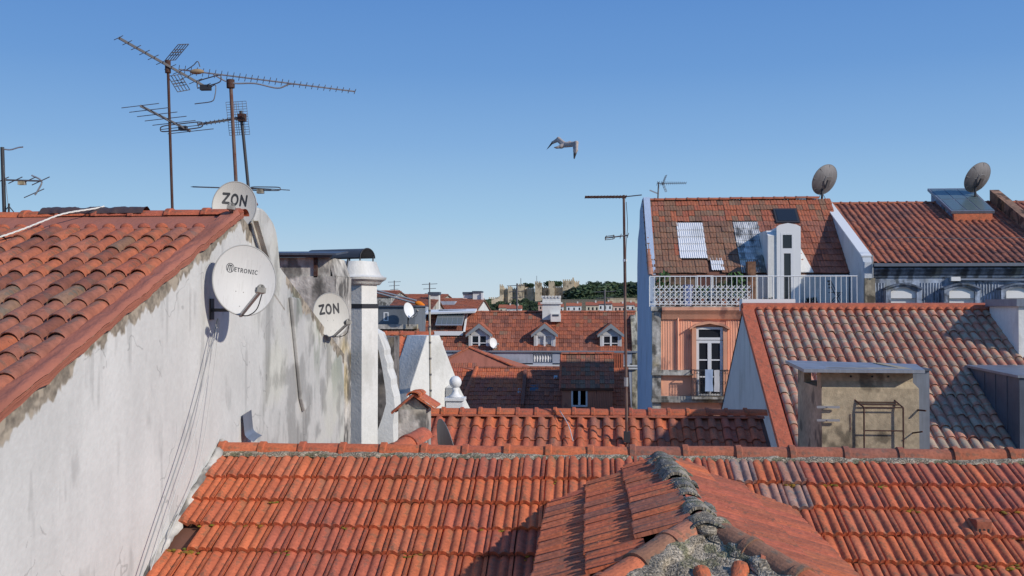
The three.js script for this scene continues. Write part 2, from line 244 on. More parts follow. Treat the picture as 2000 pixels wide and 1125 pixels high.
function layRidge(parent, P, Q, step, geo, tone, seed, name = 'ridge_tile', flip = false) {   // tiles from P to Q
  const R = rng(seed); P = V(...P); Q = V(...Q); const d = Q.clone().sub(P), n = Math.round(d.length() / step), dir = d.clone().normalize();
  for (let i = 0; i < n; i++) {
    const m = new THREE.Mesh(geo, tone.mats[Math.floor(R() * tone.mats.length)]), z = dir.clone().multiplyScalar(flip ? -1 : 1), x = V().crossVectors(V(0, 1, 0), z).normalize(), y = V().crossVectors(z, x);
    m.quaternion.setFromRotationMatrix(new THREE.Matrix4().makeBasis(x, y, z)); m.quaternion.multiply(new THREE.Quaternion().setFromEuler(new THREE.Euler((R() - 0.5) * 0.03, (R() - 0.5) * 0.03, (R() - 0.5) * 0.06)));
    m.position.copy(P).addScaledVector(dir, (i + (flip ? 1 : 0)) * d.length() / n); m.position.y += (R() - 0.5) * 0.012; m.name = name; m.castShadow = m.receiveShadow = true; parent.add(m);
  }
}
function beadGeo(P, Q, w, h, n, seed, amp = 0.4) {                       // rough mortar bead along a line, w wide (downhill), h high
  P = V(...P); Q = V(...Q); const d = Q.clone().sub(P), dir = d.clone().normalize(), x = V().crossVectors(V(0, 1, 0), dir).normalize(), y = V().crossVectors(dir, x);
  const g = gridMesh(8, n, (u, v) => { const t = Math.PI * u, k = 1 + amp * (fbm(v * n * 0.35, u * 3, 3, 256, 256, seed) - 0.5) * 2; const p = P.clone().addScaledVector(d, v).addScaledVector(x, -Math.cos(t) * w * k).addScaledVector(y, Math.sin(t) * h * k); return [p.x, p.y, p.z]; });
  const L = d.length(), uv = g.attributes.uv; for (let i = 0; i < uv.count; i++) uv.setXY(i, uv.getX(i) * w * 2.5, uv.getY(i) * L); return g;
}
const GROUND = -22;
// ---------------------------------------------------------------- ground
structure('ground', worldUV(new THREE.PlaneGeometry(24000, 24000).rotateX(-Math.PI / 2).translate(0, GROUND, 0)), std([0.16, 0.15, 0.13], { map: T.mortar }));

// ---------------------------------------------------------------- near roof with hipped dormer
{
  const h = thing('tiled_house', 'long orange tiled roof with grey mortar ridge and a small hipped dormer roof', 'house', [1.3, GROUND, -9]);
  const X0 = -3.90, X1 = 6.9, RY = -1.5, RZ = -10.7, m = 0.5, at = d => RY - m * (-RZ - d);
  part(h, 'wall', prismZY([[-5.9, GROUND], [-5.9, at(5.9) - 0.12], [RZ, RY - 0.12], [-14.4, -3.47], [-14.4, GROUND]], X0, X1), M.white);
  const deck = part(h, 'roof', join([slab([[X0, at(5.6) - 0.03, -5.6], [X1, at(5.6) - 0.03, -5.6], [X1, RY - 0.03, RZ], [X0, RY - 0.03, RZ]], 0.06), slab([[X1, -3.56, -14.6], [X0, -3.56, -14.6], [X0, RY - 0.03, RZ], [X1, RY - 0.03, RZ]], 0.06)]), M.deck);
  const S = [0, -m, 1], c = 0.8944;
  const inDorm = (x, d) => { const X = X0 + x, D = 10.7 - d * c; return X > -0.30 && X < 1.75 && D < 10.25 - Math.abs(X - 0.74) * 0.62; };
  const vents = [[25, 2], [24, 4]];
  laySlope(deck, { O: [X0, RY, RZ], A: [1, 0, 0], S, width: X1 - X0, rows: 13, first: 0.56, exposed: 0.38, W: 0.231, geos: G.marseille, seed: 5, cap: 300,
    keep: (x, d, i, k) => !inDorm(x, d) && !(i === 0 && k === 3) && !(k > 2 && X0 + x > -0.2 && X0 + x < 1.7),
    own: (x, d, i, k) => k < 6 && x < 9.3, tone: (x, d, r, i, k) => { const X = X0 + x; if (X > 1.0 && X < 2.0 && k < 2) return r < 0.75 ? TONES.pale : TONES.orange; return TONES.orange; } });
  // back slope, mostly out of sight
  laySlope(deck, { O: [X1, RY, RZ], A: [-1, 0, 0], S: [0, -m, -1], width: X1 - X0, rows: 10, first: 0.56, exposed: 0.38, W: 0.231, geos: G.marseille, seed: 6, own: () => false, tone: TONES.orange });
  // ridge
  layRidge(deck, [X0 - 0.02, RY - 0.05, RZ], [0.42, RY - 0.05, RZ], 0.435, ridgeGeo(0.5, 0.105, 0.105, 0.018), TONES.orange, 3);
  layRidge(deck, [0.42, RY - 0.05, RZ], [X1, RY - 0.04, RZ], 0.53, ridgeGeo(0.59, 0.105, 0.115, 0.018), TONES.red, 4);
  part(deck, 'ridge_mortar', beadGeo([X0, RY - 0.065, RZ + 0.085], [X1, RY - 0.065, RZ + 0.085], 0.085, 0.05, 240, 3), M.mortar);
  part(deck, 'ridge_mortar', beadGeo([X0, RY - 0.065, RZ - 0.085], [X1, RY - 0.065, RZ - 0.085], 0.085, 0.05, 120, 4), M.mortar);
  // small brick-clay ventilation hoods standing on the tiles
  for (const [X, d] of [[3.47, 9.62], [3.06, 8.93]]) {
    const y = at(d); const v = part(h, 'vent_hood', prismZY([[-d - 0.16, y + 0.10], [-d - 0.16, y - 0.12], [-d + 0.10, y - 0.12], [-d + 0.10, y + 0.115], [-d + 0.08, y + 0.13]], X, X + 0.135, [], 0.006), TONES.dark.mats[2]);
    for (const k of [0.03, 0.067, 0.104]) part(v, 'slot', box(X + k - 0.008, X + k + 0.008, y + 0.0, y + 0.05, -d + 0.10, -d + 0.103), M.black);
  }
  // moss cushions in the lips of the tiles
  { const R = rng(91), g = new THREE.IcosahedronGeometry(1, 1), n = 420, im = new THREE.InstancedMesh(g, M.moss, n), mt = new THREE.Matrix4(); const spots = [];
    for (let i = 0; i < 46; i++) { const k = Math.floor(R() * 5), x = R() * 10; spots.push([x, k]); }
    for (let i = 0; i < n; i++) { const [x, k] = spots[i % spots.length], X = X0 + x + (R() - 0.5) * 0.16, d = 10.7 - (0.56 + k * 0.38) * c + (R() - 0.7) * 0.07; if (inDorm(X - X0, (10.7 - d) / c)) { im.setMatrixAt(i, mt.makeScale(0.0001, 0.0001, 0.0001)); continue; } const s = 0.006 + R() * 0.013; mt.compose(V(X, at(d) + 0.028 + R() * 0.012, -d), new THREE.Quaternion(), V(s * 1.5, s * 0.7, s)); im.setMatrixAt(i, mt); im.setColorAt(i, lin(0.7 + R() * 1.2, 0.7 + R() * 0.6, 0.6)); }
    im.name = 'moss'; im.userData.kind = 'stuff'; deck.add(im); }
  // hipped dormer roof
  const DX = 0.74, DY = -1.52, p = 0.37, EX = 1.12, Z0 = -10.45, Z1 = -7.35, HZ = -5.95;
  const ey = DY - p * EX;
  const dorm = part(h, 'dormer_roof', join([slab([[DX - EX, ey - 0.04, HZ], [DX + 0.06, DY - 0.04, Z1], [DX, DY - 0.04, Z0], [DX - EX, ey - 0.04, Z0]], 0.05), slab([[DX + EX, ey - 0.04, Z0], [DX, DY - 0.04, Z0], [DX + 0.06, DY - 0.04, Z1], [DX + EX, ey - 0.04, HZ]], 0.05)]), M.deck);
  part(h, 'dormer_wall', box(DX - EX + 0.09, DX + EX - 0.09, -4.2, ey - 0.10, Z0 + 0.3, HZ - 0.12), M.stained);
  const hip = (t, D) => -HZ + (-Z1 + HZ) * (1 - t / EX) - 0.04 < D;
  laySlope(dorm, { O: [DX, DY, Z0], A: [0, 0, 1], S: [-1, -p, 0], width: 4.6, rows: 3, first: 0.42, exposed: 0.385, W: 0.231, geos: G.deep, seed: 15, keep: (x, d) => hip((d - 0.14) * 0.947, 10.45 - x) && 10.45 - x < 10.6 - d * 0.55, tone: mixTone(TONES.red, TONES.orange) });
  laySlope(dorm, { O: [DX, DY, Z0 + 4.62], A: [0, 0, -1], S: [1, -p, 0], width: 4.6, rows: 3, first: 0.42, exposed: 0.385, W: 0.231, geos: G.deep, seed: 16, keep: (x, d) => hip((d - 0.14) * 0.947, 5.83 + x) && 5.83 + x < 10.6 - d * 0.55, tone: mixTone(TONES.red, TONES.orange) });
  { const mm = { mats: [M.mortarDark, M.mortarDark, M.mortar] };
    const rg = rough(ridgeGeo(0.36, 0.13, 0.115, 0.004, 14), 0.05, 7, 3), rg2 = rough(ridgeGeo(0.36, 0.13, 0.115, 0.008, 14), 0.07, 5, 11);
    { const R = rng(23); let z = Z0 - 0.12, k = 0; while (z < Z1 + 0.02) { const s = 0.86 + R() * 0.26, q = part(dorm, 'ridge_tile', k % 3 ? rg : rg2, mm.mats[k % 3]); q.position.set(DX + 0.06 * (z - Z0) / (Z1 - Z0) + (R() - 0.5) * 0.03, DY - 0.045 + (R() - 0.5) * 0.025, z + 0.36); q.rotation.set((R() - 0.5) * 0.12, Math.PI + (R() - 0.5) * 0.14, (R() - 0.5) * 0.25); q.scale.set(s, s * (0.9 + R() * 0.2), 0.9 + R() * 0.4); z += 0.19 + R() * 0.16; k++; } }
    part(dorm, 'ridge_mortar', rough(beadGeo([DX - 0.10, DY - 0.07, Z0], [DX - 0.04, DY - 0.06, Z1], 0.09, 0.07, 60, 8, 0.5), 0.02, 14), M.mortarDark);
    part(dorm, 'ridge_mortar', rough(beadGeo([DX + 0.10, DY - 0.07, Z0], [DX + 0.14, DY - 0.06, Z1], 0.09, 0.07, 60, 9, 0.5), 0.02, 14), M.mortarDark);
    // mortar laid over the hip end
    const face = gridMesh(60, 60, (u, v) => { const w = v * EX * 1.0, x = DX + 0.06 + (u - 0.5) * 2 * (w + 0.06), z = Z1 + (HZ - Z1) * v, nn = fbm(x * 5 + 9, z * 5, 4) - 0.5; return [x, DY - 0.02 - p * EX * v + nn * 0.10 + 0.02, z]; });
    const fu = face.attributes.uv; for (let i = 0; i < fu.count; i++) fu.setXY(i, face.attributes.position.getX(i), face.attributes.position.getZ(i)); part(dorm, 'hip_mortar', face, M.mortar);
    const hipMats = { mats: [TONES.orange.mats[5], TONES.brown.mats[2], TONES.pale.mats[3]] };
    const hg = rough(ridgeGeo(0.46, 0.105, 0.10, 0.014, 12), 0.012, 6, 5);
    layRidge(dorm, [DX + 0.02, DY - 0.03, Z1 + 0.05], [DX - EX, ey - 0.02, HZ], 0.40, hg, hipMats, 31, 'hip_tile', true);
    layRidge(dorm, [DX + 0.10, DY - 0.03, Z1 + 0.05], [DX + EX, ey - 0.02, HZ], 0.42, hg, hipMats, 32, 'hip_tile', true);
    part(dorm, 'hip_mortar', rough(beadGeo([DX - 0.02, DY - 0.06, Z1 + 0.18], [DX - EX + 0.12, ey - 0.04, HZ + 0.10], 0.10, 0.06, 40, 12, 0.6), 0.03, 10), M.mortar);
    part(dorm, 'hip_mortar', rough(beadGeo([DX + 0.16, DY - 0.06, Z1 + 0.18], [DX + EX - 0.10, ey - 0.04, HZ + 0.10], 0.10, 0.06, 40, 13, 0.6), 0.03, 10), M.mortar);
    part(dorm, 'hip_mortar', rough(new THREE.SphereGeometry(0.17, 18, 12).scale(1.1, 0.62, 1).translate(DX + 0.07, DY - 0.015, Z1 + 0.06), 0.09, 7, 4), M.mortar);
    for (const [x, z, a, L] of [[0.72, -6.72, 0.05, 0.26], [0.98, -6.78, -0.25, 0.30], [0.52, -6.45, 0.2, 0.2]]) {
      const g = rough(ridgeGeo(L, 0.055, 0.045, 0.004, 8), 0.02, 9, x * 9), q = part(dorm, 'tile_shard', g, TONES.orange.mats[4]); q.position.set(x, DY - p * EX * (z - Z1) / (HZ - Z1) + 0.0, z); q.rotation.set(0.27, a, 0);
    }
  }
}
// ---------------------------------------------------------------- white gable house on the left
const GX = -3.94;
T.gable = tex(2048, 768, (u, v) => {                                       // u: z from -17.5 to -3.5, v: y from -3.5 to 1.5
  const z = -17.5 + 14 * u, y = -3.5 + 5 * v, d = -z;
  const roof = d < 11.34 ? 1.05 - 0.374 * (11.34 - d) : 1.05 - 0.374 * (d - 11.34), dep = roof - y;
  const big = fbm(z * 1.1 + 40, y * 1.3 + 20, 5, 256, 256, 3), st = fbm(z * 9 + 50, y * 0.7 + 9, 4, 256, 256, 5), fine = fbm(z * 26 + 90, y * 26 + 40, 3, 256, 256, 7), patch = fbm(z * 3 + 60, y * 2.2 + 30, 5, 256, 256, 9);
  let k = 0.955 + 0.10 * (big - 0.5) + 0.05 * (st - 0.5) + 0.05 * (fine - 0.5), r = 1, g = 0.995, b = 0.975;
  const streak = smooth(0.56, 0.74, st) * smooth(0.46, 0.62, patch) * 0.10; k *= 1 - streak;
  // rougher, greyer render towards the far end of the wall
  const far = smooth(11.6, 12.8, d + 1.2 * (big - 0.5)); const dirt = far * smooth(0.44, 0.64, patch + 0.12 * (fine - 0.5)) * 0.16 + far * 0.04; k *= 1 - dirt; b *= 1 - 0.03 * far * smooth(0.4, 0.7, big);
  // broken edge under the verge: bare brown-grey mortar with a ragged outline
  const rag = 0.06 + 0.20 * fbm(z * 2.6 + 7, 3, 4, 256, 256, 13) + 0.16 * (fbm(z * 14, y * 9, 3, 256, 256, 15) - 0.5);
  if (d < 11.7 || d > 13.1) { const e = smooth(rag + 0.02, rag - 0.02, dep - (d > 13 ? -0.03 : 0)); const mm = 0.62 + 0.42 * (fbm(z * 22, y * 22, 4, 256, 256, 17) - 0.5); k = mix(k, mm, e * 0.92); g = mix(g, 0.93, e); b = mix(b, 0.83, e); const sp = smooth(0.55, 0.66, fbm(z * 8 + 3, y * 8, 3, 256, 256, 19)) * e; k = mix(k, 0.86, sp * 0.7); }
  // dark runs and mould spots
  const sm = smooth(0.66, 0.84, fbm(z * 5 + 11, y * 1.6 + 5, 4, 256, 256, 23)) * 0.10; k *= 1 - sm;
  if (d > 13.4) { const ru = smooth(0.5, 0.7, fbm(z * 3, y * 2, 4, 256, 256, 25)) * smooth(1.1, 0.1, dep + 0.5 * (patch - 0.5)); r *= 1 - 0.06 * ru; g *= 1 - 0.03 * ru; b *= 1 - 0.07 * ru; k *= 1 - 0.16 * ru; }
  // hairline cracks
  const ck = Math.abs(fbm(z * 0.9 + 70, y * 0.9 + 3, 5, 256, 256, 27) - 0.5); if (ck < 0.0035 && patch > 0.5) k *= 0.88;
  const q = 236 * k; return [q * r, q * g, q * b];
}, true, false);
const gableMat = std([0.80, 0.805, 0.805], { map: T.gable, bumpMap: (() => { const t = T.plasterBump.clone(); t.repeat.set(7, 2.5); t.needsUpdate = true; return t; })(), bumpScale: 0.005 });
const gableUV = g => { const p = g.attributes.position, uv = g.attributes.uv; for (let i = 0; i < p.count; i++) uv.setXY(i, (p.getZ(i) + 17.5) / 14, (p.getY(i) + 3.5) / 5); return g; };
{
  const h = thing('white_gable_house', 'white plastered gable house with barrel tiles and a weathered end wall', 'house', [-9, GROUND, -10]);
  const m = 0.374, RZ = -11.34, RY = 1.05, XL = -15, at = d => RY - m * Math.abs(11.34 - d);
  const wall = part(h, 'gable_wall', gableUV(prismZY([[-3.9, GROUND], [-3.9, at(3.9)], [RZ, RY], [-16.3, at(16.3) + 0.05], [-16.3, GROUND]], GX - 0.35, GX)), gableMat);
  part(h, 'wall', prismZY([[-4.0, GROUND], [-4.0, at(4.0) - 0.1], [RZ, RY - 0.1], [-16.3, at(16.3) - 0.1], [-16.3, GROUND]], XL, GX - 0.36), M.white);
  // raised strip of render running down the wall, and the lip at the foot of the wall over the near roof
  part(wall, 'render_strip', rough(gableUV(prismZY([[-13.2, 0.13], [-13.62, 0.12], [-13.87, -0.71], [-14.12, -1.36], [-13.83, -1.42], [-13.68, -1.25], [-13.5, -0.69]], GX + 0.003, GX + 0.055, [], 0.015)), 0.02, 3), gableMat);
  { const g = rough(beadGeo([GX + 0.02, -1.46, -10.72], [GX + 0.02, -3.85, -6.0], 0.05, 0.045, 140, 44, 0.7), 0.05, 8, 2); part(wall, 'plaster_fillet', g, M.stainedPale); }
  const deck = part(h, 'roof', join([slab([[XL, at(3.7) - 0.0, -3.7], [GX - 0.02, at(3.7), -3.7], [GX - 0.02, RY + 0.01, RZ], [XL, RY + 0.01, RZ]], 0.09), slab([[GX - 0.02, at(16.2), -16.2], [XL, at(16.2), -16.2], [XL, RY + 0.01, RZ], [GX - 0.02, RY + 0.01, RZ]], 0.09)]), M.deck);
  const xs = -4.94 + 0.197 * 4 - 0.197 * 0.37;                                 // left edge of the last whole tile column
  const cols = 46, ox = xs - 0.197 * (cols - 1);
  laySlope(deck, { O: [ox, RY + 0.035, RZ], A: [1, 0, 0], S: [0, -m, 1], width: cols * 0.197 - 0.01, rows: 19, first: 1.18, exposed: 0.382, W: 0.197, geos: G.roman, seed: 25, cap: 300,
    own: (x, d) => ox + x > -7.6 && d < 8, tone: (x, d, r) => r < 0.04 ? TONES.brown : r < 0.8 ? TONES.red : TONES.dark });
  laySlope(deck, { O: [GX - 0.25, RY + 0.03, RZ], A: [-1, 0, 0], S: [0, -m, -1], width: 10.5, rows: 12, first: 0.6, exposed: 0.382, W: 0.197, geos: G.roman, seed: 26, own: () => false, tone: TONES.orange });
  // painted cement over the tile heads and along the verge
  const band = (d0, d1, y0, th) => slab([[XL, at(d1) + y0, -d1], [GX + 0.03, at(d1) + y0, -d1], [GX + 0.03, at(d0) + y0, -d0], [XL, at(d0) + y0, -d0]], th);
  part(deck, 'ridge_cement', band(11.36, 10.72, 0.028, 0.04), M.redPaint);
  { const g = gridMesh(8, 120, (u, v) => { const d = 11.34 - v * 7.6, x = GX + 0.04 - u * 0.19, n = fbm(v * 60, u * 3, 3, 256, 256, 31) - 0.5; return [x, at(d) + 0.035 + 0.045 * Math.sin(Math.min(1, (u + 0.04) * 3.2) * 1.57) * (1 - 0.55 * u) + n * 0.035, -d]; });
    const uv = g.attributes.uv; for (let i = 0; i < uv.count; i++) uv.setXY(i, uv.getX(i) * 0.3, uv.getY(i) * 7.6); part(deck, 'verge_cement', g, M.redPaint);
    part(deck, 'verge_edge', gridMesh(2, 120, (u, v) => { const d = 11.34 - v * 7.6, n = fbm(v * 60, 0, 3, 256, 256, 31) - 0.5; return [GX + 0.04 - 0.002 * u, at(d) + 0.04 + n * 0.035 - u * (0.05 + 0.03 * fbm(v * 90, 5, 3)), -d]; }), M.redPaint); }
  { const R = rng(7); for (let k = 0; k < 46; k++) { const x = xs - 0.197 * k + 0.073; if (x < -7.6) break; const g = new THREE.SphereGeometry(0.07, 10, 6, 0, 6.283, 0, 1.57).scale(1, 0.72, 0.8).translate(x, at(10.66) + 0.055, -10.62 + (R() - 0.5) * 0.03); part(deck, 'tile_head', g, TONES.orange.mats[k % 3]); } }
  layRidge(deck, [XL, RY - 0.05, RZ], [GX + 0.01, RY - 0.01, RZ], 0.425, ridgeGeo(0.48, 0.12, 0.075, 0.016), TONES.orange, 8);
  { const g = gridMesh(8, 60, (u, v) => { const t = Math.PI * (0.08 + 0.84 * u), n = fbm(v * 14, u * 2, 3, 256, 256, 37) - 0.5, r = 0.125 + n * 0.05; return [-6.25 + v * 1.22, RY - 0.01 + Math.sin(t) * r * 0.88, RZ - Math.cos(t) * r * 1.08]; }); part(deck, 'bitumen_sheet', g, M.bitumen); }
  // chimney stack at the ridge: tapering plastered shoulder
  { const sh = [[-11.62, 0.6], [-11.66, 1.02], [-11.84, 1.17], [-12.11, 1.19], [-12.37, 1.12], [-12.62, 1.0], [-12.76, 0.74], [-12.84, 0.45], [-13.06, -0.05], [-11.62, 0.55]];
    const cs = new THREE.CatmullRomCurve3(sh.slice(1, 8).map(([z, y]) => V(0, y, z))).getPoints(24).map(v => [v.z, v.y]);
    const ch = part(h, 'chimney', rough(gableUV(prismZY([sh[0], ...cs, sh[8], sh[9]], GX - 0.62, GX + 0.012, [], 0.03)), 0.012, 3, 3), gableMat);
    part(ch, 'chimney_collar', new THREE.LatheGeometry([[0.0, 1.12], [0.16, 1.12], [0.165, 1.17], [0.14, 1.19], [0.15, 1.23], [0.13, 1.25], [0, 1.25]].map(q => new THREE.Vector2(...q)), 18).translate(GX - 0.26, 0, -12.2), M.stained);
    part(ch, 'chimney_cap', rough(new THREE.SphereGeometry(0.175, 20, 10, 0, 6.283, 0, 1.45).scale(1, 0.62, 1).translate(GX - 0.26, 1.235, -12.2), 0.02, 9), std([0.20, 0.055, 0.055], { map: T.clay })); }
  { const c = [[GX + 0.035, 0.98, -11.62], [GX + 0.05, 0.72, -11.85], [GX + 0.05, 0.42, -12.16]]; part(h, 'gutter_trough', join([beam([GX + 0.05, 1.0, -11.6], [GX + 0.05, 0.42, -12.18], 0.012, 0.075), beam([GX + 0.085, 1.0, -11.62], [GX + 0.085, 0.42, -12.2], 0.06, 0.012)]), M.stained); }
  // little metal flap over a hole in the wall
  { const f = part(wall, 'metal_flap', tube([[0, 0, 0], [0, 0, 0.01]], 0.001, 1, 3), M.zinc); f.geometry = gridMesh(6, 14, (u, v) => { const z = -11.36 - u * 0.30, t = v; const y = -1.22 - 0.30 * t + 0.05 * Math.sin(u * 2 + 1) * t * 0.4 + u * 0.03, x = GX + 0.03 + 0.03 * t + 0.10 * Math.pow(Math.max(0, t - 0.72) / 0.28, 2) ; return [x, y - 0.02 * smooth(0.6, 1, t) * (1 - u), z]; }); f.geometry = worldUV(f.geometry); }
}
// cables sagging down the wall
{
  const rows = [[[-3.86, -0.12, -10.42], [-3.87, -1.1, -9.75], [-3.88, -2.35, -8.62], [-3.88, -3.5, -7.7]], [[-3.86, -0.12, -10.45], [-3.87, -1.1, -9.95], [-3.88, -1.9, -9.25], [-3.88, -3.5, -7.85]], [[-3.86, -0.14, -10.48], [-3.87, -0.95, -10.25], [-3.88, -1.6, -9.95], [-3.88, -2.2, -9.15], [-3.88, -3.5, -7.95]]];
  const labels = ['taut grey cable running down the white gable wall from the dish bracket', 'thin grey cable just behind the taut one on the white gable wall', 'slack grey cable bowing out across the white gable wall'];
  rows.forEach((r, i) => single('wall_cable', labels[i], 'cable', tube(r, i ? 0.0045 : 0.006, 60, 5), i ? M.cable : std([0.3, 0.3, 0.3]), 'cables hanging down the white gable wall'));
  const g = []; for (let k = 0; k < 3; k++) { const pts = []; for (let i = 0; i <= 60; i++) { const t = i / 60, x = mix(-6.5, -5.55, t) , d = mix(9.25, 11.36, t) - 0.25 * Math.sin(t * Math.PI), y = 1.12 - 0.374 * (11.34 - d) + 0.125 + 0.02 * Math.sin(t * 9); const a = i * 1.25 + k * 2.09; pts.push([x + 0.0, y - 0.028 - 0.075 * smooth(0.75, 1, t) + Math.sin(a) * 0.006, -d + Math.cos(a) * 0.006]); } g.push(tube(pts, 0.0048, 240, 5)); }
  single('twisted_rope', 'twisted white rope lying over the barrel tiles and the ridge', 'rope', join(g), M.rope);
}
// ---------------------------------------------------------------- stained chimney block, white moulded stack and church-like buttresses behind the gable
{
  const h = thing('chimney_block', 'grey stained rectangular stack with a flat metal lid behind the gable', 'chimney', [-4.7, GROUND, -16.8]);
  part(h, 'shaft', rough(box(-5.4, -4.05, GROUND, 0.50, -17.25, -16.2), 0.0, 1), M.stainedPale);
  part(h, 'head', prismZY([[-16.24, 0.50], [-16.24, 0.80], [-17.2, 0.80], [-17.2, 0.50]], -5.35, -4.15, [], 0.02), M.stainedPale);
  part(h, 'shoulder', slab([[-4.152, 0.80, -16.26], [-4.06, 0.505, -16.22], [-4.06, 0.505, -17.22], [-4.152, 0.80, -17.18]], 0.05), M.stainedPale);
  const lid = part(h, 'metal_lid', join([slab([[-5.6, 0.87, -16.05], [-4.02, 0.86, -16.05], [-4.12, 0.96, -17.3], [-5.6, 0.96, -17.3]], 0.03), box(-5.5, -4.12, 0.80, 0.85, -16.22, -16.12)]), M.zincDark);
  part(h, 'iron_strap', box(-4.42, -4.36, 0.48, 0.82, -16.235, -16.2), M.rustDark);
}
{
  const h = thing('moulded_chimney', 'tall white square stack with moulded cornice under a curved metal hood', 'chimney', [-4.19, GROUND, -18.3], null, true);
  h.rotation.y = -0.34; const Y = -GROUND, lift = y => y + Y;
  const sq = (w, y0, y1, z = w) => { const g = box(-w / 2, w / 2, lift(y0), lift(y1), -z / 2, z / 2); return g; };
  part(h, 'shaft', sq(0.55, GROUND, 0.02), M.white); part(h, 'shaft', sq(0.52, 0.02, 0.42), M.white);
  part(h, 'dark_band', sq(0.565, -0.02, 0.06), M.iron);
  const cor = [[0.29, 0.40], [0.31, 0.42], [0.33, 0.46], [0.38, 0.50], [0.39, 0.54], [0.35, 0.56], [0.33, 0.58]]; const cg = cor.slice(0, -1).map(([a, y], i) => { const [b, y2] = cor[i + 1]; const g = new THREE.CylinderGeometry(b * 1.414, a * 1.414, y2 - y, 4, 1).rotateY(Math.PI / 4).translate(0, lift((y + y2) / 2), 0); return worldUV(g); }); part(h, 'cornice', join(cg), M.white);
  part(h, 'neck', worldUV(new THREE.CylinderGeometry(0.25 * 1.414, 0.32 * 1.414, 0.26, 4, 1).rotateY(Math.PI / 4).translate(0, lift(0.70), 0)), M.white);
  const hood = part(h, 'hood', gridMesh(14, 2, (u, v) => { const t = Math.PI * u; return [mix(0.22, -0.95, v), lift(0.89 + 0.17 * Math.sin(t)), 0.0 - Math.cos(t) * 0.25]; }), M.darkSheet);
  part(hood, 'hood_rim', tube(Array.from({ length: 13 }, (_, i) => [0.22, lift(0.89 + 0.17 * Math.sin(Math.PI * i / 12)), -Math.cos(Math.PI * i / 12) * 0.25]), 0.012, 30, 5), M.iron);
  for (const [x, z] of [[0.2, 0.22], [0.2, -0.22], [-0.3, 0.22], [-0.3, -0.22]]) part(hood, 'leg', bar([x, lift(0.78), z], [x, lift(0.93), z], 0.013), M.iron);
  part(h, 'stove_pipe', tube([[0.02, lift(0.86), 0.33], [0.0, lift(0.5), 0.42], [-0.02, lift(0.38), 0.44], [0.04, lift(0.28), 0.42], [0.04, lift(0.1), 0.42]], 0.018, 30, 6), M.iron);
}
{
  const g = prismXY([[-4.35, GROUND], [-4.35, -0.3], [-4.02, -0.50], [-3.97, -0.62], [-3.90, -0.82], [-3.90, -0.92], [-3.84, -1.08], [-3.84, -1.2], [-3.77, -1.38], [-3.77, -1.5], [-3.71, -1.72], [-3.69, -1.95], [-3.73, -2.25], [-3.70, -2.9], [-3.70, GROUND]], -20.0, -19.4, [[[-4.30, -0.62], [-4.08, -0.60], [-4.0, -0.85], [-3.93, -1.2], [-3.87, -1.6], [-3.86, -1.85], [-3.93, -2.1], [-4.07, -2.5], [-4.30, -2.5]]], 0.012);
  const w = thing('arched_buttress', 'white curved buttress wall with an arched opening beside the moulded stack', 'wall', [-4, GROUND, -19.7]); part(w, 'wall', g, M.white);
  part(w, 'back_wall', box(-5.2, -3.95, GROUND, -0.6, -21.2, -20.6), std([0.30, 0.27, 0.25], { map: T.grime }));
}
{
  const g = thing('white_parapet', 'thick white gable parapet with a flat top and steep sides', 'wall', [-3.45, GROUND, -22], null, true); g.rotation.y = 0.98;
  const y = v => v - GROUND; part(g, 'wall', prismXY([[-1.2, 0], [-1.2, y(-2.7)], [-0.22, y(-0.61)], [0.18, y(-0.61)], [1.3, y(-2.6)], [1.3, 0]], -0.45, 0.15, [], 0.02), M.white);
  part(g, 'buttress', prismXY([[0.35, 0], [0.35, y(-1.75)], [0.5, y(-1.68)], [1.25, y(-2.7)], [1.25, 0]], 0.16, 0.4, [], 0.02), M.white);
}
{
  const f = thing('ball_finial', 'white stone ball on a moulded pedestal beside the white parapet', 'finial', [-2.68, -2.35, -20.5], null, true), v = q => q.map(p => new THREE.Vector2(...p)); f.scale.setScalar(0.86);
  part(f, 'ball', new THREE.SphereGeometry(0.145, 20, 14).translate(0, 0.98, 0), M.whitePaint);
  part(f, 'neck', new THREE.LatheGeometry(v([[0, 0.62], [0.15, 0.62], [0.16, 0.66], [0.09, 0.70], [0.065, 0.78], [0.09, 0.84], [0, 0.86]]), 20), M.whitePaint);
  part(f, 'pedestal', join([box(-0.19, 0.19, -19.2, 0.56, -0.19, 0.19), box(-0.23, 0.23, 0.56, 0.625, -0.23, 0.23), box(-0.22, 0.22, 0.14, 0.2, -0.22, 0.22)]), M.whitePaint);
  part(f, 'bracket', prismXY([[0.19, 0.2], [0.33, 0.32], [0.30, 0.2], [0.19, -0.1]], -0.1, 0.1), M.whitePaint);
}
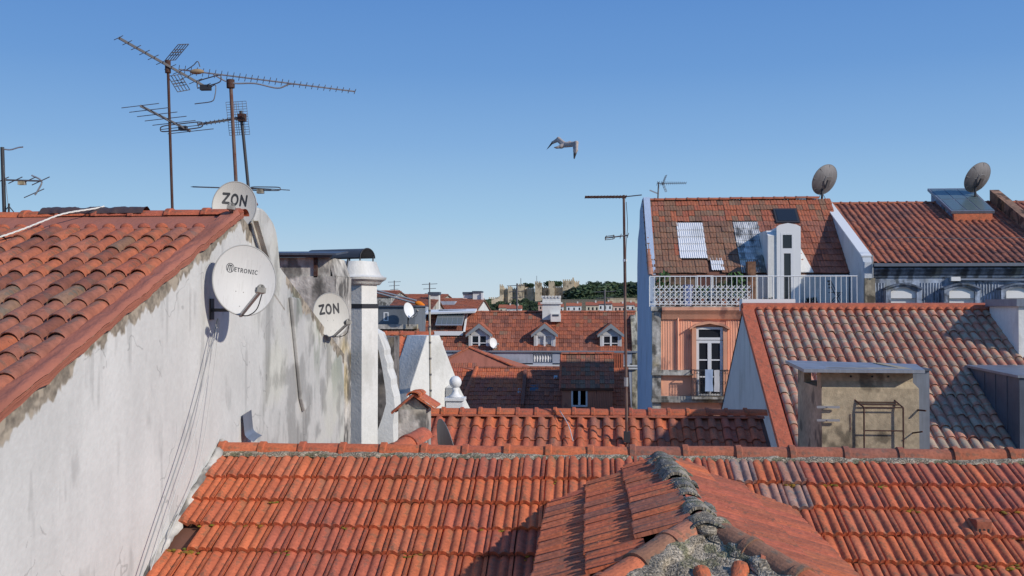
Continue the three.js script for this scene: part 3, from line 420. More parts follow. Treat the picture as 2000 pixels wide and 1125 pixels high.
{
  const c = thing('small_chimney', 'small plastered chimney roofed with two leaning clay tiles', 'chimney', [-2.34, -3.1, -13.6]);
  part(c, 'shaft', rough(box(-2.53, -2.16, -3.1, -1.36, -13.95, -13.5), 0.0, 1), M.stainedPale); part(c, 'lip', prismXY([[-2.54, -1.36], [-2.35, -1.19], [-2.15, -1.36]], -13.9, -13.56), M.stained);
  const tri = (x0, y0, x1, y1, m) => { for (let k = 0; k < 2; k++) { const L = Math.hypot(x1 - x0, y1 - y0), me = part(c, 'cap_tile', new THREE.BufferGeometry().copy(G.flat[k + 1]), m[k]); const a = V(0, 0, x1 > x0 ? -1 : 1), s = V(x1 - x0, y1 - y0, 0).normalize(), n = V().crossVectors(s, a); me.quaternion.setFromRotationMatrix(new THREE.Matrix4().makeBasis(a, n, s)); me.scale.set(1.05, 1, L / 0.4); me.position.add(V(x0, y0, -13.72 + (x1 > x0 ? 1 : -1) * (0.24 - k * 0.25) * 1 + 0.0)); } };
  tri(-2.33, -1.15, -2.05, -1.36, [TONES.orange.mats[5], TONES.orange.mats[1]]); tri(-2.31, -1.15, -2.60, -1.43, [TONES.orange.mats[4], TONES.red.mats[0]]);
  layRidge(c, [-2.32, -1.175, -13.98], [-2.32, -1.175, -13.44], 0.27, ridgeGeo(0.3, 0.085, 0.06, 0.008, 10), TONES.orange, 5, 'cap_ridge_tile', true);
  c.children.filter(k => k.name === 'cap_ridge_tile').forEach(k => k.position.sub(c.position));
}
{
  const c = thing('ridge_stub', 'short run of half-round clay tiles bedded in mortar behind the near ridge', 'roof tiles', [-2.0, -2.2, -11.3]);
  const b = part(c, 'bedding', rough(slab([[-2.25, -1.62, -10.86], [-1.78, -1.72, -10.9], [-1.72, -1.72, -11.4], [-2.1, -1.62, -11.5]], 0.5), 0.04, 5), TONES.red.mats[1]);
  layRidge(b, [-2.08, -1.57, -10.84], [-1.90, -1.48, -11.45], 0.31, ridgeGeo(0.42, 0.12, 0.11, 0.012, 12), TONES.orange, 12);
  part(b, 'mortar_end', rough(gridMesh(16, 3, (u, v) => { const t = Math.PI * u, r = 0.15 - v * 0.05; return [-2.09 - Math.cos(t) * r, -1.6 + Math.sin(t) * r, -10.80 - 0.02 * v]; }), 0.03, 12), M.mortar);
}
// ---------------------------------------------------------------- low roof behind the near ridge
{
  const h = thing('low_roof_house', 'low orange tiled roof just behind the near ridge, antenna mast standing on it', 'house', [0.05, GROUND, -18]);
  const X0 = -3.0, X1 = 3.08, RY = -1.93, m = 0.5;
  part(h, 'wall', prismZY([[-15.2, GROUND], [-15.2, -3.7], [-18.5, RY - 0.1], [-21.6, -3.6], [-21.6, GROUND]], X0, X1), M.white);
  const deck = part(h, 'roof', join([slab([[X0, RY - 0.03 - m * 3.5, -15], [X1, RY - 0.03 - m * 3.5, -15], [X1, RY - 0.03, -18.5], [X0, RY - 0.03, -18.5]], 0.06), slab([[X1, RY - 1.63, -21.7], [X0, RY - 1.63, -21.7], [X0, RY - 0.03, -18.5], [X1, RY - 0.03, -18.5]], 0.06)]), M.deck);
  laySlope(deck, { O: [X0, RY, -18.5], A: [1, 0, 0], S: [0, -m, 1], width: X1 - X0 - 0.1, rows: 10, first: 0.46, exposed: 0.37, W: 0.231, geos: G.lusa, seed: 41, cap: 300, own: (x, d, i, k) => k < 8, tone: mixTone(TONES.orange, TONES.orange, TONES.red) });
  layRidge(deck, [X0, RY + 0.0, -18.5], [X1, RY + 0.02, -18.5], 0.345, ridgeGeo(0.40, 0.14, 0.10, 0.022, 10), TONES.orange, 42);
  part(deck, 'ridge_mortar', beadGeo([X0, RY - 0.03, -18.38], [X1, RY - 0.03, -18.38], 0.06, 0.04, 80, 43), TONES.red.mats[0]);
}
// ---------------------------------------------------------------- lichen-covered barrel-tile house on the right
{
  const h = thing('lichen_tile_house', 'house with steep roof of mottled pink and grey barrel tiles', 'house', [7, GROUND, -26]);
  const X0 = 3.91, X1 = 11.6, RY = -0.05, RZ = -26.5, m = 0.56, at = d => d < 26.5 ? RY - m * (26.5 - d) : RY - 0.69 * (d - 26.5);
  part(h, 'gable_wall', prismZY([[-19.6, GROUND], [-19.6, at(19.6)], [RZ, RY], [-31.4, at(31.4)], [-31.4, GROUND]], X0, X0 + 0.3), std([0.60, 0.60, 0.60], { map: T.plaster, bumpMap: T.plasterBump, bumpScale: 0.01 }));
  part(h, 'wall', prismZY([[-19.8, GROUND], [-19.8, at(19.8) - 0.15], [RZ, RY - 0.15], [-31.3, at(31.3) - 0.15], [-31.3, GROUND]], X0 + 0.31, X1), M.white);
  const deck = part(h, 'roof', join([slab([[X0, at(19.4), -19.4], [X1, at(19.4), -19.4], [X1, RY, RZ], [X0, RY, RZ]], 0.1), slab([[X1, at(31.5), -31.5], [X0, at(31.5), -31.5], [X0, RY, RZ], [X1, RY, RZ]], 0.1)]), M.deck);
  laySlope(deck, { O: [X0 + 0.30, RY + 0.04, RZ], A: [1, 0, 0], S: [0, -m, 1], width: X1 - X0 - 0.35, rows: 18, first: 0.52, exposed: 0.385, W: 0.222, geos: G.canudo, seed: 51, cap: 300,
    own: (x, d, i, k) => k < 14 && !(x > 0.7 && x < 2.6 && k > 6) && X0 + x < 9.6, jitter: 1.6, tone: (x, d, r) => TONES.lichen });
  // smooth cement ridge and verge
  part(deck, 'ridge_cap', prismZY([[-26.28, RY + 0.0], [-26.33, RY + 0.12], [-26.5, RY + 0.16], [-26.75, RY + 0.1], [-26.75, RY - 0.1], [-26.28, RY - 0.1]], X0 - 0.02, 10.1, [], 0.012), TONES.orange.mats[1]);
  part(deck, 'verge', slab([[X0 - 0.04, at(19.4) + 0.12, -19.4], [X0 + 0.25, at(19.4) + 0.12, -19.4], [X0 + 0.25, RY + 0.13, RZ], [X0 - 0.04, RY + 0.13, RZ]], 0.14), TONES.orange.mats[1]);
  { const R = rng(3); for (let k = 0; k < 27; k++) part(deck, 'tile_head', new THREE.SphereGeometry(0.085, 10, 6, 0, 6.283, 0, 1.57).scale(1, 0.8, 1).translate(X0 + 0.30 + 0.222 * (k + 0.37), RY + 0.0, -26.30 + (R() - 0.5) * 0.02), TONES.orange.mats[k % 3]); }
  part(deck, 'white_flashing', box(3.95, 5.3, -0.1, 0.21, -27.3, -26.82), M.whitePaint);
  // zinc-clad box dormer and a square chimney growing out of the same slope
  const zb = part(h, 'zinc_dormer', box(8.58, 11.4, GROUND + 18, -1.38, -24.0, -21.2), M.zincDark); part(zb, 'zinc_top', slab([[8.53, -1.36, -21.15], [11.45, -1.36, -21.15], [11.45, -1.31, -24.2], [8.53, -1.31, -24.2]], 0.05), M.zinc);
  for (const z of [-21.8, -22.4, -23.0]) part(zb, 'seam', box(8.565, 8.58, -3.4, -1.42, z - 0.012, z + 0.012), M.zincDark);
  const ch = part(h, 'chimney', box(9.87, 11.2, -2.5, 0.02, -26.1, -24.4), M.white); part(ch, 'chimney_cap', box(9.80, 11.3, 0.02, 0.19, -26.2, -24.32), M.zinc);
}
// ---------------------------------------------------------------- concrete stack with slab lid and iron ladder
{
  const h = thing('concrete_stack', 'beige concrete rooftop stack under a thin slab lid with an iron ladder', 'chimney', [4.3, GROUND, -16.8]);
  const X0 = 3.55, X1 = 5.0, Z1 = -16, Z0 = -17.8;
  part(h, 'shaft', prismXZ([[X0, Z1], [X1, Z1], [X1, Z0], [X0, Z0]], GROUND, -1.24), M.concrete);
  part(h, 'neck', join([box(X0 + 0.0, X1 - 0.07, -1.24, -0.94, -16.32, -16.06), box(X0 + 0.003, X0 + 0.12, -1.24, -0.94, -17.79, -17.3), box(X1 - 0.2, X1 - 0.07, -1.24, -0.94, -17.79, -16.33)]), M.concrete);
  part(h, 'splay', slab([[X0, -1.24, Z1 + 0.001], [X1, -1.24, Z1 + 0.001], [X1 - 0.08, -1.14, -16.055], [X0 + 0.06, -1.14, -16.055]], 0.05), M.concrete);
  part(h, 'slab_lid', slab([[3.24, -0.935, -15.78], [5.02, -0.94, -15.78], [5.55, -0.965, -17.9], [3.38, -0.915, -18.0]], 0.05), M.sheet);
  for (const x of [4.0, 4.32, 4.56]) part(h, 'vent_hole', new THREE.CylinderGeometry(0.016, 0.016, 0.02, 10).rotateX(1.571).translate(x, -1.06, -16.052), M.black);
  const lad = part(h, 'ladder', bar([4.16, -1.52, -15.92], [4.16, -2.5, -15.92], 0.013), M.rustDark);
  part(lad, 'rail', bar([4.74, -1.52, -15.92], [4.74, -2.5, -15.92], 0.013), M.rustDark);
  for (const [x0, x1] of [[4.16, 4.03], [4.74, 4.62]]) part(lad, 'hook', bar([x0, -1.52, -15.92], [x1, -1.40, -16.02], 0.013), M.rustDark);
  for (const [y, z] of [[-1.445, -15.97], [-1.48, -15.945], [-1.52, -15.92], [-1.87, -15.92], [-2.22, -15.92]]) part(lad, 'rung', bar([4.16 - (y > -1.5 ? (y + 1.52) : 0), y, z], [4.74 - (y > -1.5 ? (y + 1.52) : 0), y, z], 0.010), M.rustDark);
  for (const y of [-1.52, -1.72]) part(h, 'bracket', join([beam([3.46, y, -15.93], [3.80, y, -15.93], 0.02, 0.035), bar([3.62, y, -16.0], [3.62, y, -15.9], 0.012)]), M.alu);
  part(h, 'spike', bar([4.98, -1.56, -16.0], [5.06, -1.56, -15.88], 0.014), M.rustDark); part(h, 'spike', bar([4.90, -1.91, -16.0], [5.0, -1.87, -15.85], 0.012), M.rustDark);
  part(h, 'rust_streak', box(3.97, 3.985, -1.90, -1.63, -15.999, -15.994), M.rust);
  part(h, 'sheet_duct', box(5.06, 5.46, -4, -1.02, -17.7, -16.95), M.zinc); part(h, 'duct_lid', box(5.03, 5.49, -1.02, -0.99, -17.73, -16.9), M.zincDark);
}
// ---------------------------------------------------------------- building with a roof terrace
T.orangeWall = rep(tex(N, N, (u, v) => { const a = fbm(u * 5, v * 5, 5, 5, 5, 91), s = fbm(u * 30, v * 2, 3, 30, 2, 92), k = 0.95 + 0.14 * (a - 0.5) + 0.08 * (s - 0.5), d = smooth(0.6, 0.8, fbm(u * 8, v * 6, 4, 8, 6, 93)) * 0.25; return [255 * k * (1 - d), 252 * k * (1 - d), 248 * k * (1 - d * 0.8)]; }), 3);
M.orange = std([0.95, 0.48, 0.32], { map: T.orangeWall }); M.orangeDull = std([0.80, 0.40, 0.26], { map: T.orangeWall });
M.curtain = std([0.55, 0.55, 0.56]);
function ribs(parent, name, x0, x1, y0, y1, z, step, r, mat) { const g = []; for (let x = x0 + step / 2; x < x1; x += step) g.push(new THREE.CylinderGeometry(r, r, y1 - y0, 6, 1).translate(x, (y0 + y1) / 2, z)); if (g.length) return part(parent, name, join(g), mat); }
function ribEach(parent, name, x0, x1, y0, y1, z, step, r, mat) { const geo = new THREE.CylinderGeometry(r, r, y1 - y0, 6, 1); for (let x = x0 + step / 2; x < x1; x += step) { const m = part(parent, name, geo, mat); m.position.add(V(x, (y0 + y1) / 2, z)); } }
function windowUnit(parent, x0, x1, y0, y1, z, o = {}) {                     // casement window: frame, panes, bars, set into z (front of the frame)
  const { f = 0.05, cols = 2, rows = 2, mat = M.frame, glass = M.glass, back = 0.10 } = o, w = part(parent, 'window_frame', join([box(x0, x1, y0, y0 + f, z - 0.06, z), box(x0, x1, y1 - f, y1, z - 0.06, z), box(x0, x0 + f, y0 + f, y1 - f, z - 0.06, z), box(x1 - f, x1, y0 + f, y1 - f, z - 0.06, z)]), mat);
  const cw = (x1 - x0 - 2 * f) / cols, rh = (y1 - y0 - 2 * f) / rows, b = 0.022;
  for (let i = 1; i < cols; i++) { const x = x0 + f + cw * i; part(w, 'mullion', box(x - f * 0.7, x + f * 0.7, y0 + f, y1 - f, z - 0.05, z + 0.005), mat); }
  for (let j = 1; j < rows; j++) { const y = y0 + f + rh * j; part(w, 'glazing_bar', box(x0 + f, x1 - f, y - b, y + b, z - 0.045, z - 0.008), mat); }
  for (let i = 0; i < cols; i++) for (let j = 0; j < rows; j++) part(w, 'pane', box(x0 + f + cw * i + 0.004, x0 + f + cw * (i + 1) - 0.004, y0 + f + rh * j + 0.004, y0 + f + rh * (j + 1) - 0.004, z - 0.04, z - 0.03), glass);
  return w;
}
{
  const h = thing('terrace_house', 'orange house with a roof terrace and patched brown tiled mansard', 'house', [5.6, GROUND, -40]);
  const X0 = 2.16, X1 = 9.22, FZ = -35, TY = 0.05;
  part(h, 'facade_wall', box(X0 + 0.26, X1, GROUND, -0.02, -35.6, -35.02), M.orange);
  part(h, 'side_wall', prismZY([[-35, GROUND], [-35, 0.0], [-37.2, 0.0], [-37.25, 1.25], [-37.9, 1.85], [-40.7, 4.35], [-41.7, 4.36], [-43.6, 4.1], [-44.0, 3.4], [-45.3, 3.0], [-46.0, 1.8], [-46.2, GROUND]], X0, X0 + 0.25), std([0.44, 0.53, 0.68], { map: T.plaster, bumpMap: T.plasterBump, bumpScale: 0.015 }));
  part(h, 'back_wall', box(X0 + 0.25, X1, GROUND, 1.7, -46.1, -41.0), M.white);
  part(h, 'pilaster', box(X0 - 0.02, X0 + 0.27, GROUND, -0.10, -35.2, -34.93), M.stainedPale); part(h, 'pilaster_cap', box(X0 - 0.06, X0 + 0.36, -0.12, 0.02, -35.2, -34.86), M.stainedPale);
  const ter = part(h, 'terrace_floor', box(X0 + 0.25, X1, -0.06, TY, -37.4, -34.95), M.stained);
  // cornice, hanging orange cladding, ledges
  part(h, 'cornice', rough(prismZY([[-35.0, 0.0], [-34.78, -0.01], [-34.76, -0.10], [-34.86, -0.24], [-34.93, -0.40], [-35.0, -0.42]], X0 + 0.30, X1), 0.03, 2, 5), M.orangeDull);
  const panel = part(h, 'rib_panel', box(X0 + 0.28, 3.46, -2.12, -0.40, -35.02, -35.0), M.orange); ribEach(panel, 'rib', X0 + 0.30, 3.46, -2.12, -0.40, -35.0, 0.085, 0.013, M.orange);
  const panel2 = part(h, 'rib_panel', box(4.62, X1, -2.12, -0.40, -35.02, -35.0), M.orange); ribEach(panel2, 'rib', 4.64, 6.2, -2.12, -0.40, -35.0, 0.085, 0.013, M.orange);
  part(h, 'downpipe', bar([3.0, -2.12, -34.94], [3.0, -0.16, -34.94], 0.035, 10), M.orange);
  part(h, 'ledge', join([box(X0 - 0.04, 3.5, -2.24, -2.12, -35.1, -34.88), box(X0 - 0.05, 3.5, -2.29, -2.24, -35.1, -34.83)]), M.stained);
  part(h, 'ledge', join([box(X0 - 0.04, X1, -3.12, -3.0, -35.1, -34.86), box(X0 - 0.05, X1, -3.2, -3.12, -35.1, -34.80)]), M.stained);
  // French door with arched hood
  const sur = part(h, 'window_surround', join([box(3.46, 3.60, -3.0, -0.66, -35.0, -34.84), box(4.50, 4.64, -3.0, -0.66, -35.0, -34.84)]), M.orangeDull);
  part(sur, 'arched_hood', prismXY([[3.38, -0.70], [3.60, -0.56], [3.85, -0.49], [4.05, -0.475], [4.30, -0.50], [4.52, -0.57], [4.72, -0.70], [4.72, -0.76], [4.5, -0.64], [4.05, -0.55], [3.6, -0.63], [3.38, -0.76]], -35.0, -34.76), M.orangeDull);
  part(sur, 'tympanum', prismXY([[3.60, -0.66], [3.60, -0.63], [4.05, -0.55], [4.5, -0.64], [4.5, -0.66]], -35.0, -34.95), M.orangeDull);
  part(h, 'door_recess', box(3.60, 4.50, -3.0, -0.66, -35.02, -35.0), M.black);
  windowUnit(h, 3.61, 4.49, -1.10, -0.67, -34.90, { cols: 1, rows: 1, f: 0.08 }); windowUnit(h, 3.61, 4.49, -3.0, -1.12, -34.90, { cols: 2, rows: 3, f: 0.09 });
  { const r = part(h, 'balcony_railing', bar([3.5, -2.10, -34.55], [4.62, -2.10, -34.55], 0.018), M.iron); part(r, 'rail', bar([3.5, -2.95, -34.55], [4.62, -2.95, -34.55], 0.018), M.iron);
    for (const x of [3.5, 4.62]) part(r, 'side_rail', bar([x, -2.10, -34.55], [x, -2.10, -34.9], 0.015), M.iron);
    for (let x = 3.5; x <= 4.63; x += 0.093) part(r, 'baluster', bar([x, -2.95, -34.55], [x, -2.10, -34.55], 0.010, 6), M.iron);
    const sc = new THREE.TorusGeometry(0.04, 0.008, 5, 12); for (let x = 3.55; x < 4.62; x += 0.093) for (const y of [-2.18, -2.52, -2.86]) { const m = part(r, 'scroll', sc, M.iron); m.position.set(x, y, -34.55); }
    part(h, 'balcony_slab', box(3.42, 4.70, -3.06, -2.98, -35.0, -34.5), M.stained); }
  // terrace railing with lattice screen
  const rz = -34.97, RX0 = X0 - 0.11;
  const rail = part(h, 'terrace_railing', bar([RX0, 1.04, rz], [8.95, 1.04, rz], 0.02), M.whitePaint); part(rail, 'bottom_rail', bar([RX0, 0.10, rz], [8.95, 0.10, rz], 0.016), M.whitePaint);
  for (let x = RX0, i = 0; x <= 8.96; x += 0.172, i++) part(rail, 'baluster', bar([x, 0.02, rz], [x, 1.04, rz], i % 12 ? 0.012 : 0.02, 6), M.whitePaint);
  { const lx0 = RX0 + 0.12, lx1 = 5.45, ly0 = 0.1, ly1 = 0.74, s = 0.115; const lat = part(h, 'lattice_screen', bar([lx0, ly0, rz - 0.03], [lx1, ly0, rz - 0.03], 0.01, 5), M.whitePaint);
    const H = ly1 - ly0, k = H / 1.0; for (let x = lx0 - k; x < lx1; x += s * 1.5) for (const dir of [1, -1]) { let xa = x, xb = x + k; let ya = ly0, yb = ly1; if (xa < lx0) { ya = ly0 + (lx0 - xa); xa = lx0; } if (xb > lx1) { yb = ly1 - (xb - lx1); xb = lx1; } if (yb - ya < 0.05) continue; if (dir > 0) part(lat, 'lath', beam([xa, ya, rz - 0.03], [xb, yb, rz - 0.03], 0.012, 0.022), M.whitePaint); else part(lat, 'lath', beam([xa, ly1 + ly0 - ya, rz - 0.045], [xb, ly1 + ly0 - yb, rz - 0.045], 0.012, 0.022), M.whitePaint); }
    for (let y = ly0 + 0.1; y < ly1; y += 0.11) part(lat, 'lath', beam([lx0, y, rz - 0.06], [lx1, y, rz - 0.06], 0.01, 0.02), M.whitePaint); }
  // wall at the back of the terrace
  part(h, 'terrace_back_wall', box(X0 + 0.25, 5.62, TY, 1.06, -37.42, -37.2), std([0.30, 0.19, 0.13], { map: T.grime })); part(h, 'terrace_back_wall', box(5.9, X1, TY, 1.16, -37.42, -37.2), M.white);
  windowUnit(h, 3.86, 4.46, 0.42, 1.14, -37.16, { cols: 1, rows: 1, glass: std([0.12, 0.05, 0.04]) });
  const st = part(h, 'brown_stack', box(5.62, 5.90, TY, 1.62, -37.3, -36.8), std([0.34, 0.17, 0.10], { map: T.grime }));
  // mansard roof
  const RY = 4.22, RZ = -40.75, EY = 1.18, EZ = -37.2, m = (RY - EY) / (EZ - RZ);
  const deck = part(h, 'roof', join([slab([[X0 + 0.1, EY - 0.05, EZ], [X1, EY - 0.05, EZ], [X1, RY - 0.03, RZ], [X0 + 0.1, RY - 0.03, RZ]], 0.08), slab([[X1, 1.7, -46.2], [X0 + 0.25, 1.7, -46.2], [X0 + 0.25, RY - 0.03, RZ], [X1, RY - 0.03, RZ]], 0.08)]), M.deck);
  const O = [X0 + 0.08, RY, RZ], sl = Math.hypot(1, m);
  const hole = (x, d) => { const X = O[0] + x, y = RY - d * m / sl; return (X > 6.25 && X < 7.5 && y < 2.75) ; };
  const translucent = (x, d) => { const X = O[0] + x, y = RY - d * m / sl; return (X > 3.36 && X < 4.34 && y < 3.2 && y > 1.72) || (X > 4.4 && X < 4.86 && y < 1.72 && y > 1.3) || (X > 5.5 && X < 6.4 && y < 3.2 && y > 1.75); };
  laySlope(deck, { O, A: [1, 0, 0], S: [0, -m, 1], width: X1 - O[0] - 0.02, rows: 13, first: 0.40, exposed: 0.352, W: 0.231, geos: G.flat, seed: 61, cap: 300, jitter: 2,
    keep: (x, d) => !hole(x, d) && !translucent(x, d), own: (x, d, i, k) => k > 0 && k < 13,
    tone: (x, d, r) => { const X = O[0] + x, y = RY - d * m / sl, n = fbm(X * 0.9 + 3, y * 0.9, 3); if (X > 2.9 && X < 3.15 && r < 0.6) return TONES.brown; if (y > 3.15) return r < 0.3 ? TONES.brown : TONES.red; if (X < 6.2) return n > 0.38 || r < 0.4 ? TONES.brown : TONES.red; return r < 0.3 + smooth(3.2, 1.5, y) * 0.2 ? TONES.dark : TONES.red; } });
  layRidge(deck, [X0, RY + 0.0, RZ], [X1 - 0.3, RY + 0.03, RZ], 0.42, ridgeGeo(0.47, 0.13, 0.09, 0.015), TONES.red, 62);
  layRidge(deck, [X0 + 0.06, RY - 0.02, RZ], [X0 + 0.06, EY, EZ], 0.36, ridgeGeo(0.42, 0.10, 0.075, 0.01), mixToneObj(TONES.pale, TONES.brown), 63, 'verge_tile');
  // corrugated translucent sheets let into the tiles
  const sheetMat = std([0.80, 0.80, 0.82], { roughness: 0.5, map: T.plaster }), sheetMat2 = std([0.80, 0.79, 0.77], { roughness: 0.6, map: T.grime });
  const onRoof = (x, y, off) => [x, y + off * 0.76, RZ + (RY - y) / m + off * 0.65];
  const sheet = (x0, x1, y0, y1, mat) => { const n = Math.round((x1 - x0) / 0.075), rows = Math.max(1, Math.round((y1 - y0) / 0.26)); for (let k = 0; k < rows; k++) { const a = y1 - (y1 - y0) * k / rows, b = y1 - (y1 - y0) * (k + 1) / rows; part(deck, 'roof_sheet', worldUV(gridMesh(n * 4, 1, (u, v) => onRoof(mix(x0, x1, u), mix(a + 0.03, b, v), 0.035 + 0.02 * v + 0.014 * Math.sin(u * n * 6.283)))), mat); } };
  sheet(3.34, 4.34, 1.76, 3.18, sheetMat); sheet(4.42, 4.88, 1.30, 1.74, sheetMat); sheet(5.48, 6.44, 1.20, 3.20, sheetMat2);
  // roof window
  { const q = [onRoof(7.10, 3.14, 0.10), onRoof(7.98, 3.14, 0.10), onRoof(7.98, 3.74, 0.10), onRoof(7.10, 3.74, 0.10)], rw = part(h, 'roof_window', slab(q, 0.09), M.iron); part(rw, 'pane', slab([onRoof(7.18, 3.20, 0.112), onRoof(7.90, 3.20, 0.112), onRoof(7.90, 3.68, 0.112), onRoof(7.18, 3.68, 0.112)], 0.008), M.glass); }
  // tall narrow dormer with glazed door
  const dz = -36.95; const dw = part(h, 'dormer', join([prismXY([[6.72, TY], [6.72, 2.84], [6.80, 2.89], [7.05, 2.94], [7.28, 2.90], [7.44, 2.84], [7.44, TY]], -39.3, dz - 0.06, [], 0.01)]), M.white);
  part(dw, 'dormer_cheek', prismZY([[-37.0, TY], [-37.0, 2.55], [-37.35, 2.75], [-39.2, 2.78], [-38.4, TY]], 6.36, 6.70), M.white);
  part(dw, 'dormer_front', prismXY([[6.66, TY], [6.66, 2.86], [6.76, 2.93], [7.05, 2.99], [7.34, 2.94], [7.50, 2.86], [7.50, TY]], dz - 0.055, dz, [[[6.80, 2.64], [6.80, TY + 0.02], [7.26, TY + 0.02], [7.26, 2.64]]]), M.whitePaint);
  windowUnit(h, 6.80, 7.26, 2.02, 2.64, dz + 0.005, { cols: 1, rows: 1, f: 0.07 }); windowUnit(h, 6.80, 7.26, TY + 0.02, 2.02, dz + 0.005, { cols: 1, rows: 1, f: 0.11 });
  part(deck, 'cement_flank', slab([onRoof(7.46, 1.22, 0.05), onRoof(8.0, 1.22, 0.05), onRoof(7.75, 2.2, 0.05), onRoof(7.5, 2.9, 0.05)], 0.04), M.white);
}
function mixToneObj(...l) { return { mats: l.flatMap(t => t.mats) }; }
// things on the terrace
{
  const bin = thing('blue_bin', 'blue plastic bin standing behind the lattice railing', 'bin', [3.45, 0.05, -36.2], null, true); part(bin, 'body', new THREE.CylinderGeometry(0.17, 0.13, 0.72, 18).translate(0, 0.36, 0), std([0.12, 0.15, 0.33], { roughness: 0.5 })); part(bin, 'rim', new THREE.TorusGeometry(0.172, 0.014, 6, 20).rotateX(1.571).translate(0, 0.72, 0), std([0.12, 0.15, 0.33]));
  const R = rng(17), potC = std([0.33, 0.12, 0.07], { map: T.clay });
  const plant = (x, z, y, r, hgt, n, label, lf) => { const t = thing('potted_plant', label, 'plant', [x, y, z], 'potted plants on the roof terrace', true); part(t, 'pot', new THREE.LatheGeometry([[0, 0], [r * 0.7, 0], [r, 0.24], [r * 1.08, 0.24], [r * 1.08, 0.28], [r * 0.9, 0.28], [0, 0.26]].map(q => new THREE.Vector2(...q)), 14), potC); const g = []; for (let i = 0; i < n; i++) { const a = R() * 6.28, rr = Math.sqrt(R()) * r * 1.9, q = new THREE.PlaneGeometry(0.05 + R() * 0.05, 0.10 + R() * 0.08); q.rotateX(R() * 3); q.rotateY(R() * 6.28); q.translate(Math.cos(a) * rr, 0.30 + R() * hgt, Math.sin(a) * rr); g.push(q); } part(t, 'foliage', join(g), lf); };
  const lf = std([0.05, 0.11, 0.03]), lf2 = std([0.11, 0.13, 0.05]);
  [[2.6, -36.6, 0.95, 'bushy green potted plant behind the terrace lattice by the side wall', lf], [3.0, -36.4, 0.42, 'low yellowish potted plant beside the blue bin', lf2], [4.0, -36.7, 0.35, 'small green potted plant below the little terrace window', lf], [4.7, -36.5, 0.5, 'olive potted plant between the little terrace window and the brown stack', lf2], [5.2, -36.6, 0.85, 'tall leafy potted plant next to the brown stack', lf]].forEach(([x, z, hgt, l, m]) => plant(x, z, 0.05, 0.15, hgt, 110, l, m));
  for (const [x, l] of [[6.35, 'dark planter box between the brown stack and the glazed terrace door'], [7.85, 'dark planter box between the glazed terrace door and the party wall']]) { const t = thing('planter_box', l, 'planter', [x, 0.05, -36.9], 'planter boxes beside the terrace door', true); part(t, 'box', box(-0.2, 0.2, 0, 0.16, -0.1, 0.1), M.iron); const g = []; for (let i = 0; i < 40; i++) { const q = new THREE.PlaneGeometry(0.06, 0.12); q.rotateX(R() * 3); q.rotateY(R() * 6); q.translate((R() - 0.5) * 0.36, 0.17 + R() * 0.1, (R() - 0.5) * 0.16); g.push(q); } part(t, 'foliage', join(g), std([0.03, 0.04, 0.025])); }
  const tb = thing('folding_chair', 'dark slatted folding chair against the shaded party wall on the terrace', 'chair', [8.5, 0.05, -36.2], null, true); for (const z of [-0.18, 0.18]) { part(tb, 'leg', bar([-0.22, 0, z], [0.2, 0.46, z], 0.014), M.iron); part(tb, 'leg', bar([0.24, 0, z], [-0.2, 0.9, z], 0.014), M.iron); } for (let k = 0; k < 4; k++) part(tb, 'seat_slat', box(-0.18 + k * 0.1, -0.10 + k * 0.1, 0.45, 0.47, -0.2, 0.2), M.iron); for (let k = 0; k < 3; k++) part(tb, 'back_slat', box(-0.21 + 0.02 * k, -0.19 + 0.02 * k, 0.82 - k * 0.11, 0.88 - k * 0.11, -0.2, 0.2), M.iron);
  const tow = thing('hanging_towels', 'pale blue and white towels hung over the iron balcony railing', 'towels', [4.08, -2.1, -34.5], null, true); part(tow, 'blue_towel', rough(new THREE.PlaneGeometry(0.26, 0.72, 8, 12).translate(-0.1, -0.34, 0.01), 0.03, 5), std([0.36, 0.46, 0.62])); part(tow, 'white_towel', rough(new THREE.PlaneGeometry(0.18, 0.72, 8, 12).translate(0.16, -0.35, 0.015), 0.03, 5, 3), M.curtain);
}
